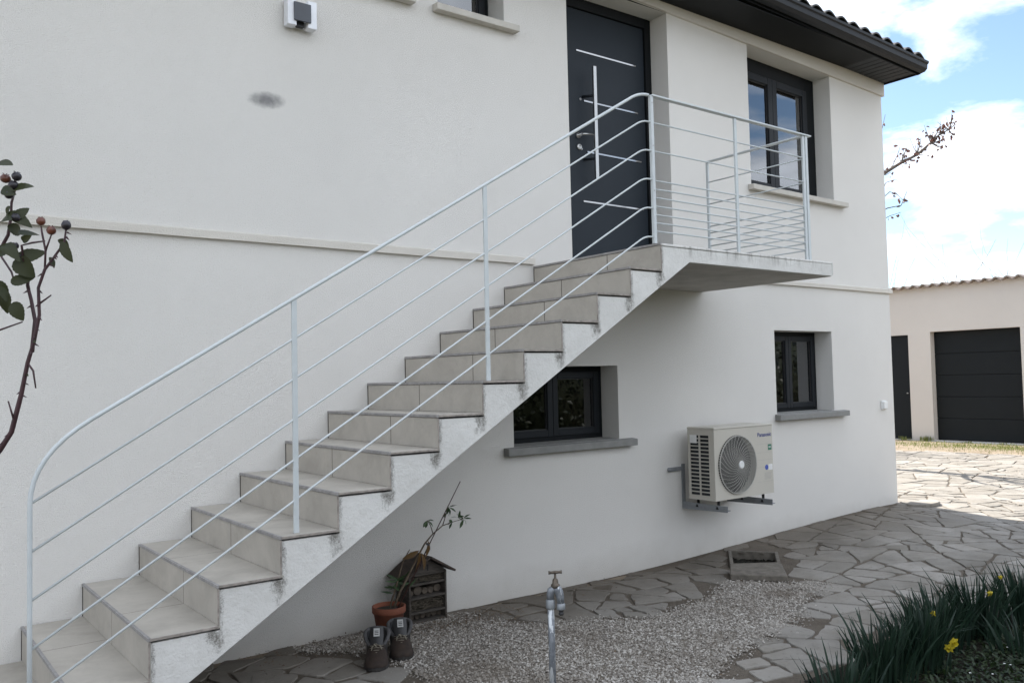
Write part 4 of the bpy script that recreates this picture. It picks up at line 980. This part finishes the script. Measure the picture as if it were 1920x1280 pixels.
# ------------------------------------------------------------------ daffodils
daff_pos = [(-1.02, -3.02, 'short daffodil clump at the near end of the flower bed', 26, .27), (-.52, -2.86, 'small loose daffodil clump beside the shortest one at the near end', 40, .31), (-.06, -2.80, 'daffodil clump with wide dark leaves, no flower, third from the near end', 85, .36), (.36, -2.78, 'dense daffodil clump carrying the biggest open yellow flower', 105, .36), (.74, -2.68, 'dense daffodil clump with one yellow bud above its leaf tips, behind the open flower', 105, .36), (1.16, -2.70, 'tall dense daffodil clump with a single yellow flower at its top', 110, .39), (1.58, -2.78, 'tall daffodil clump at the far right edge with a small yellow bud', 100, .40), (2.02, -2.86, 'farthest daffodil clump of the bed, cut by the right edge', 90, .40), (.98, -3.02, 'low daffodil clump behind the front row by the dark soil', 30, .24)]
rd = random.Random(21)
for (x, y, lab, nl, hh) in daff_pos:
    z0 = zg(x, y) + .012
    t = thing('daffodil_clump', lab, 'daffodils', (x, y, z0), 'daffodil clumps in the flower bed'); m = MB()
    for i in range(int(nl*1.5)):
        a = rd.uniform(0, 6.283); rr = rd.uniform(.02, .21)*(.75 + .25*rd.random()); bx, by = x+rr*math.cos(a), y+rr*math.sin(a)*.75
        h = hh*.86*rd.uniform(.78, 1.12); la = a + rd.uniform(-.8, .8); ln = rd.uniform(.02, .12)*(1 + rr*3); wd = rd.uniform(.009, .015); fa = rd.uniform(0, 3.14); sd = Vector((math.cos(fa), math.sin(fa), 0)); pts = []
        droop = rd.random() < .07
        for k in range(6):
            tt = k/5; off = ln*tt*tt; zz_ = h*tt - (h*.35*max(0, tt-.6)*2 if droop else 0); off += .10*max(0, tt-.6) if droop else 0
            c_ = Vector((bx+math.cos(la)*off, by+math.sin(la)*off, z0+zz_)); ww = wd*(1 if tt < .7 else (1-(tt-.7)/.3*.85))
            pts.append((m.pt(c_ - sd*ww/2), m.pt(c_ + sd*ww/2)))
        for A, B in zip(pts, pts[1:]): m.face((A[0], A[1], B[1], B[0]), True)
    m.build('leaf', M['daffleaf'], t)
    def bloom(p, d, s, open_):
        p = Vector(p); d = Vector(d).normalized(); u = d.orthogonal().normalized(); v = d.cross(u)
        st = MB(); st.tube([(p.x-.02, p.y+.02, z0), (p.x-.01, p.y+.01, (z0+p.z)/2), tuple(p-d*.02+Vector((0, 0, .006))), tuple(p-d*.002)], .0032, 6); st.build('flower_stalk', M['daffleaf'], t)
        f = MB()
        if open_:
            for k in range(6):
                a = k*1.047; f.leaf(p, (u*math.cos(a)+v*math.sin(a)) + d*.25, d, .042*s, .028*s, .1, -.1)
            f.lathe([(.008*s, 0), (.012*s, .012*s), (.013*s, .024*s), (.018*s, .032*s)], p, tuple(d), 14, False)
        else:
            f.lathe([(.004*s, -.004*s), (.012*s, .008*s), (.015*s, .022*s), (.011*s, .038*s), (.003*s, .046*s)], p, tuple(d), 12)
            for k in range(5):
                a = k*1.257; f.leaf(p, (u*math.cos(a)+v*math.sin(a))*.5 + d, (u*math.cos(a)+v*math.sin(a)), .045*s, .022*s, -.1, -.2)
        f.build('flower', M['daff'], t)
    if 'biggest open' in lab: bloom((.30, -2.98, z0+.185), (-.5, -.8, -.1), .72, True); bloom((.275, -2.97, z0+.16), (-.9, -.2, -.2), .62, True)
    if 'one yellow bud' in lab: bloom((.515, -2.775, z0+.265), (-.9, -.3, -.3), .7, False)
    if 'single yellow' in lab: bloom((1.12, -2.82, z0+.28), (-.9, .3, .05), .8, False)
    if 'small yellow bud' in lab: bloom((1.46, -2.72, z0+.30), (-.7, -.2, .5), .65, False)
wd_ = MB()
for i in range(15000):
    x = rd.uniform(-.2, 4.0); y = rd.uniform(-4.2, -2.75)
    if y > -2.88 - .0*x and rd.random() < .5: continue
    d = Vector((rd.uniform(-1, 1), rd.uniform(-1, 1), rd.uniform(0, .9))); wd_.leaf((x, y, zg(x, y)+.012+rd.uniform(0, .03)), d, (0, 0, 1), rd.uniform(.015, .05), .017, .3)
stuff(wd_.build('ground_cover', M['weed']), 'low green weeds covering the dark soil behind the daffodils', 'ground cover')
wf = MB()
for i in range(60):
    x = rd.uniform(.3, 3.2); y = rd.uniform(-3.6, -2.95)
    for k in range(4): a = k*1.57; wf.leaf((x, y, zg(x, y)+.05), (math.cos(a), math.sin(a), .3), (0, 0, 1), .007, .006, .1)
stuff(wf.build('tiny_flowers', M['white_label']), 'tiny pale flowers scattered among the weeds in the bed', 'flowers')
# dry leaf crumbs on the gravel by the insect hotel, and in the joints
lt = MB()
for i in range(1500):
    if rd.random() < .6: x = rd.gauss(-1.0, .28); y = -.42 + rd.gauss(0, .12)
    elif rd.random() < .5: x = rd.uniform(-2.4, -1.6); y = rd.uniform(-.6, -.03)
    else: x = rd.uniform(-2.0, 1.7); y = rd.uniform(-2.2, -.03)
    if y > -.02: continue
    d = Vector((rd.uniform(-1, 1), rd.uniform(-1, 1), rd.uniform(-.1, .3))); lt.leaf((x, y, zg(x, y)+.022), d, (rd.uniform(-.4, .4), rd.uniform(-.4, .4), 1), rd.uniform(.006, .022), rd.uniform(.004, .010), .2)
stuff(lt.build('leaf_litter', M['litter']), 'brown leaf crumbs and twigs strewn over the gravel', 'litter')
# ------------------------------------------------------------------ garage
GX = 13.86
ga = thing('garage', 'low beige garage with two dark doors beyond the house corner', 'garage', (GX, 3, 0))
gw = MB(); ys = [-6, 2.15, 3.925, 4.405, 5.35, 9]; zs = [-.2, .02, 2.262, 2.30, 3.27]
GO = [(2.15, 3.925, .02, 2.30), (4.405, 5.35, .02, 2.262)]
for i in range(len(ys)-1):
    for j in range(len(zs)-1):
        ym, zm = (ys[i]+ys[i+1])/2, (zs[j]+zs[j+1])/2
        if any(a < ym < b and c < zm < d for a, b, c, d in GO): continue
        gw.poly([(GX, ys[i], zs[j]), (GX, ys[i+1], zs[j]), (GX, ys[i+1], zs[j+1]), (GX, ys[i], zs[j+1])])
for (a, b, c, d), D in zip(GO, (.20, .10)):
    gw.poly([(GX, a, c), (GX+D, a, c), (GX+D, a, d), (GX, a, d)]); gw.poly([(GX, b, c), (GX, b, d), (GX+D, b, d), (GX+D, b, c)]); gw.poly([(GX, a, d), (GX+D, a, d), (GX+D, b, d), (GX, b, d)]); gw.poly([(GX, a, c), (GX, b, c), (GX+D, b, c), (GX+D, a, c)])
gw.poly([(GX, -6, -.2), (GX+6, -6, -.2), (GX+6, -6, 3.27), (GX, -6, 3.27)]); gw.poly([(GX, 9, -.2), (GX+6, 9, -.2), (GX+6, 9, 3.27), (GX, 9, 3.27)]); gw.poly([(GX+6, -6, -.2), (GX+6, 9, -.2), (GX+6, 9, 3.27), (GX+6, -6, 3.27)])
weld_build(gw, 'wall', M['stucco_garage'], ga)
gd = MB()
for i in range(5):
    z0 = .03 + i*.452; z1 = z0 + .447
    gd.box(GX+.16, GX+.198, 2.153, 3.922, z0, z1)
gd = gd.build('garage_door', M['garagedoor'], ga, .006)
MB().box(GX+.199, GX+.205, 2.15, 3.925, .02, 2.30).build('door_seal', M['black'], gd)
sd_ = MB().box(GX+.06, GX+.098, 4.408, 5.347, .023, 2.259).build('side_door', M['garagedoor'], ga, .004)
MB().box(GX+.03, GX+.055, 4.47, 4.50, 1.0, 1.02).build('handle', M['steel'], sd_)
MB().box(GX-.10, GX-.002, 2.1, 4.0, -.01, .022).build('door_sill', M['sill_light'], ga, .004)
gr_ = MB(); rows = []
for xx_ in (GX-.13, GX+3, GX+6.1):
    rows.append([(xx_, -6.1 + i*.21/8, 3.285 + (xx_-GX)*.012 + .032*math.cos(2*math.pi*i/8)) for i in range(int(15.2/.21*8))])
gr_.loft(rows, False, False, False); gr_.loft([rows[0], [(p[0], p[1], p[2]-.03) for p in rows[0]]], False, False, False); gr_.loft([[(p[0], p[1], p[2]-.03) for p in rows[0]], [(GX+.01, p[1], p[2]-.012) for p in rows[0]]], False, False, False)
gr_.build('roof', M['fibre'], ga)
# weeds on the bare strip in front of the garage
gs = MB()
for i in range(3800):
    if rd.random() < .75: x = rd.gauss(12.9, .35); y = rd.gauss(2.2, 1.2)
    else: x = rd.uniform(11.6, 13.7); y = rd.uniform(-1.5, 5)
    if x > 13.72: continue
    a = rd.uniform(0, 6.28); gs.leaf((x, y, zg(x, y)), (math.cos(a)*.5, math.sin(a)*.5, 1), (math.cos(a), math.sin(a), 0), rd.uniform(.02, .055), .008, .5)
for (cx_, cy_, nn_, hh_) in ((13.78, 4.05, 60, .12), (13.78, 4.55, 40, .10), (13.75, 3.2, 16, .05), (13.74, 2.5, 16, .05)):
    for i in range(nn_):
        a = rd.uniform(0, 6.28); gs.leaf((cx_+rd.gauss(0, .03), cy_+rd.gauss(0, .07), 0), (math.cos(a)*.7, math.sin(a)*.7, 1), (math.cos(a), math.sin(a), 0), hh_*rd.uniform(.5, 1), .016, .5)
stuff(gs.build('grass_tufts', M['grass']), 'sparse weeds and grass on the bare strip before the garage', 'grass')
# flat stone by the house corner
fs = MB(); fs.loft([[(5.29+.26*math.cos(a)*(1+.12*math.sin(3*a)), -.26+.13*math.sin(a), zg(5.3, -.26)+z) for a in [2*math.pi*k/14 for k in range(14)]] for z in (0, .04)], True, True, False)
tag(fs.build('flat_stone', M['stone'], None, .008), 'dark flat stone lying at the foot of the house corner', 'stone')
# ------------------------------------------------------------------ trees
def branch(mb, p, d, ln, r, depth, tips, rnd_, up_=.08):
    pts = [Vector(p)]; rad = [r]; d = Vector(d).normalized(); n = 5
    for i in range(n):
        d = (d + Vector((rnd_.uniform(-.22, .22), rnd_.uniform(-.22, .22), rnd_.uniform(-.12, .2)+up_))).normalized(); pts.append(pts[-1] + d*ln/n); rad.append(r*(1-.75*(i+1)/n)+.001)
    mb.tube(pts, rad, 6 if r > .02 else 4, False)
    if depth == 0: tips += pts[2:]; return
    for k in range(rnd_.randint(3, 4)):
        i = rnd_.randint(1, n); e = Vector((rnd_.uniform(-1, 1), rnd_.uniform(-1, 1), rnd_.uniform(-.1, .7))).normalized()
        branch(mb, pts[i], d*.7+e*.8, ln*rnd_.uniform(.45, .7), rad[i]*.7, depth-1, tips, rnd_, up_)
def bare_tree(x, y, h, label, seed, lim=None, leaves=0, extra=None, nb=7, depth=3):
    r_ = random.Random(seed); t = thing('bare_tree', label, 'tree', (x, y, 0)); mb = MB(); tips = []
    mb.tube([(x, y, -.1), (x+.03, y, h*.2), (x-.02, y+.03, h*.4), (x, y, h*.55)], [.11, .09, .075, .05], 10)
    t0 = mb.build('trunk', M['treebark'], t); cr = MB()
    for i in range(nb):
        a = r_.uniform(0, 6.28); z = h*r_.uniform(.3, .55)
        if lim: a = r_.uniform(*lim)
        branch(cr, (x, y, z), (math.cos(a), math.sin(a), r_.uniform(.4, 1.4)), h*r_.uniform(.25, .42), .04, depth-1, tips, r_)
    lf_ = MB()
    if extra:
        for pts, rad in extra:
            cr.tube(pts, [rad*(1-.75*i/(len(pts)-1)) for i in range(len(pts))], 5, False)
    cr.build('crown', M['treebark'], t)
    if leaves:
        pool = []
        for pts, rad in (extra or []):
            for a_, b_ in zip(pts[1:], pts[2:]):
                for k in range(6): u = r_.random(); pool.append(Vector(a_)*(1-u)+Vector(b_)*u)
        for i in range(leaves):
            p = r_.choice(pool); q_ = p + Vector((r_.gauss(0, .018), r_.gauss(0, .018), r_.gauss(-.01, .022)))
            lf_.leaf(q_, (r_.uniform(-1, 1), r_.uniform(-1, 1), r_.uniform(-1, .1)), (r_.uniform(-1, 1), r_.uniform(-1, 1), .2), r_.uniform(.045, .075), .04, .4)
        lf_.build('leaf', M['deadleaf'], t)
    return t
TR = (8.3, 3.1)
rx = random.Random(4); ex = []
limb = [(8.3, 3.1, 2.6), (8.42, 2.717, 3.467), (8.75, 2.45, 4.2), (9.029, 2.186, 4.662), (9.303, 1.966, 4.871), (9.509, 1.803, 4.995), (9.68, 1.662, 5.18), (9.796, 1.566, 5.316), (9.92, 1.468, 5.39)]
ex.append((limb, .042))
ex.append(([(8.42, 2.717, 3.467), (8.75, 2.4, 3.95), (8.965, 2.268, 4.058), (9.137, 2.133, 4.14), (9.309, 2.0, 4.178), (9.376, 1.933, 4.40)], .018)); ex.append(([(8.42, 2.717, 3.40), (8.8, 2.4, 3.75), (8.967, 2.277, 3.885), (9.159, 2.124, 4.009), (9.31, 2.005, 4.066)], .014))
ex.append(([(8.5, 2.7, 3.8), (8.8, 2.4, 4.6), (8.958, 2.226, 4.924), (9.022, 2.149, 5.3), (9.089, 2.086, 5.656)], .014)); ex.append(([(9.05, 2.16, 4.68), (9.166, 2.077, 4.745), (9.267, 1.984, 5.045), (9.287, 1.963, 5.157)], .010))
ex.append(([(9.0, 2.2, 4.25), (9.15, 2.1, 4.40), (9.25, 2.03, 4.36), (9.33, 1.97, 4.25)], .009)); ex.append(([(9.0, 2.2, 4.3), (9.1, 2.13, 4.55), (9.22, 2.03, 4.60), (9.3, 1.98, 4.52)], .009))
for k in range(70):
    b_ = rx.choice(limb[3:]); d = Vector((rx.uniform(-.3, .5), rx.uniform(-.5, .3), rx.uniform(-.3, .9))).normalized(); p = Vector(b_); l_ = rx.uniform(.1, .3)
    ex.append(([tuple(p), tuple(p+d*l_*.5), tuple(p+d*l_+Vector((0, 0, .03)))], .009))
bare_tree(TR[0], TR[1], 5.6, 'slender tree with reddish dead leaves behind the house corner', 3, (1.2, 3.4), 190, ex, 5, 2)
bare_tree(10.3, 7.6, 6.5, 'bare tree behind the house casting branch shadows on the paving', 8, None, 0, None, 9, 3)
bare_tree(11.9, 10.6, 7.5, 'taller bare tree at the back of the yard behind the house', 15, None, 0, None, 9, 3)
def bare_bush(x, y, h, label, seed, n):
    r_ = random.Random(seed); t = thing('bare_bush', label, 'bush', (x, y, 0), 'bare bushes behind the garage'); cr = MB(); tips = []
    for i in range(n):
        a = r_.uniform(0, 6.28); branch(cr, (x+r_.uniform(-.3, .3), y+r_.uniform(-.8, .8), 0), (math.cos(a)*.3, math.sin(a)*.3, 1.6), h*r_.uniform(.6, .9), .03, 1, tips, r_, .12)
    cr.build('crown', M['treebark'], t)
bare_bush(24.5, 7.6, 5.4, 'bare twiggy bush showing above the middle of the garage roof', 31, 16)
bare_bush(24.0, 10.6, 5.1, 'bare twiggy bush above the garage roof next to the house corner', 33, 12)
# garden hedge across the lawn, seen only in the window panes
hg = thing('hedge', 'tall clipped evergreen hedge across the garden facing the house', 'hedge', (2, -13, 0)); MB().loft([[(-9 + 2.2*i, -13.25 + .1*(i % 3), z + (.25*math.sin(i*1.7) if z > 1 else 0)) for i in range(26)] + [(46 - 2.2*i, -12.75 - .1*(i % 2), z + (.25*math.sin((25-i)*1.7) if z > 1 else 0)) for i in range(26)] for z in (-.1, 1.5, 2.75)], True, True).build('core', M['hedge'], hg)
hm = MB(); rh = random.Random(9)
for i in range(26000):
    x = rh.uniform(-9, 46); top_ = 3.0 + .35*math.sin(x*1.3) + .25*math.sin(x*3.1); z = rh.uniform(0, top_); y = -13 + rh.gauss(0, .5)
    d = Vector((rh.uniform(-1, 1), rh.uniform(-1, 1), rh.uniform(-.4, 1))); hm.leaf((x, y, z), d, (rh.uniform(-1, 1), rh.uniform(-1, 1), .6), rh.uniform(.10, .2), .10, .2)
hm.build('crown', M['hedge'], hg)
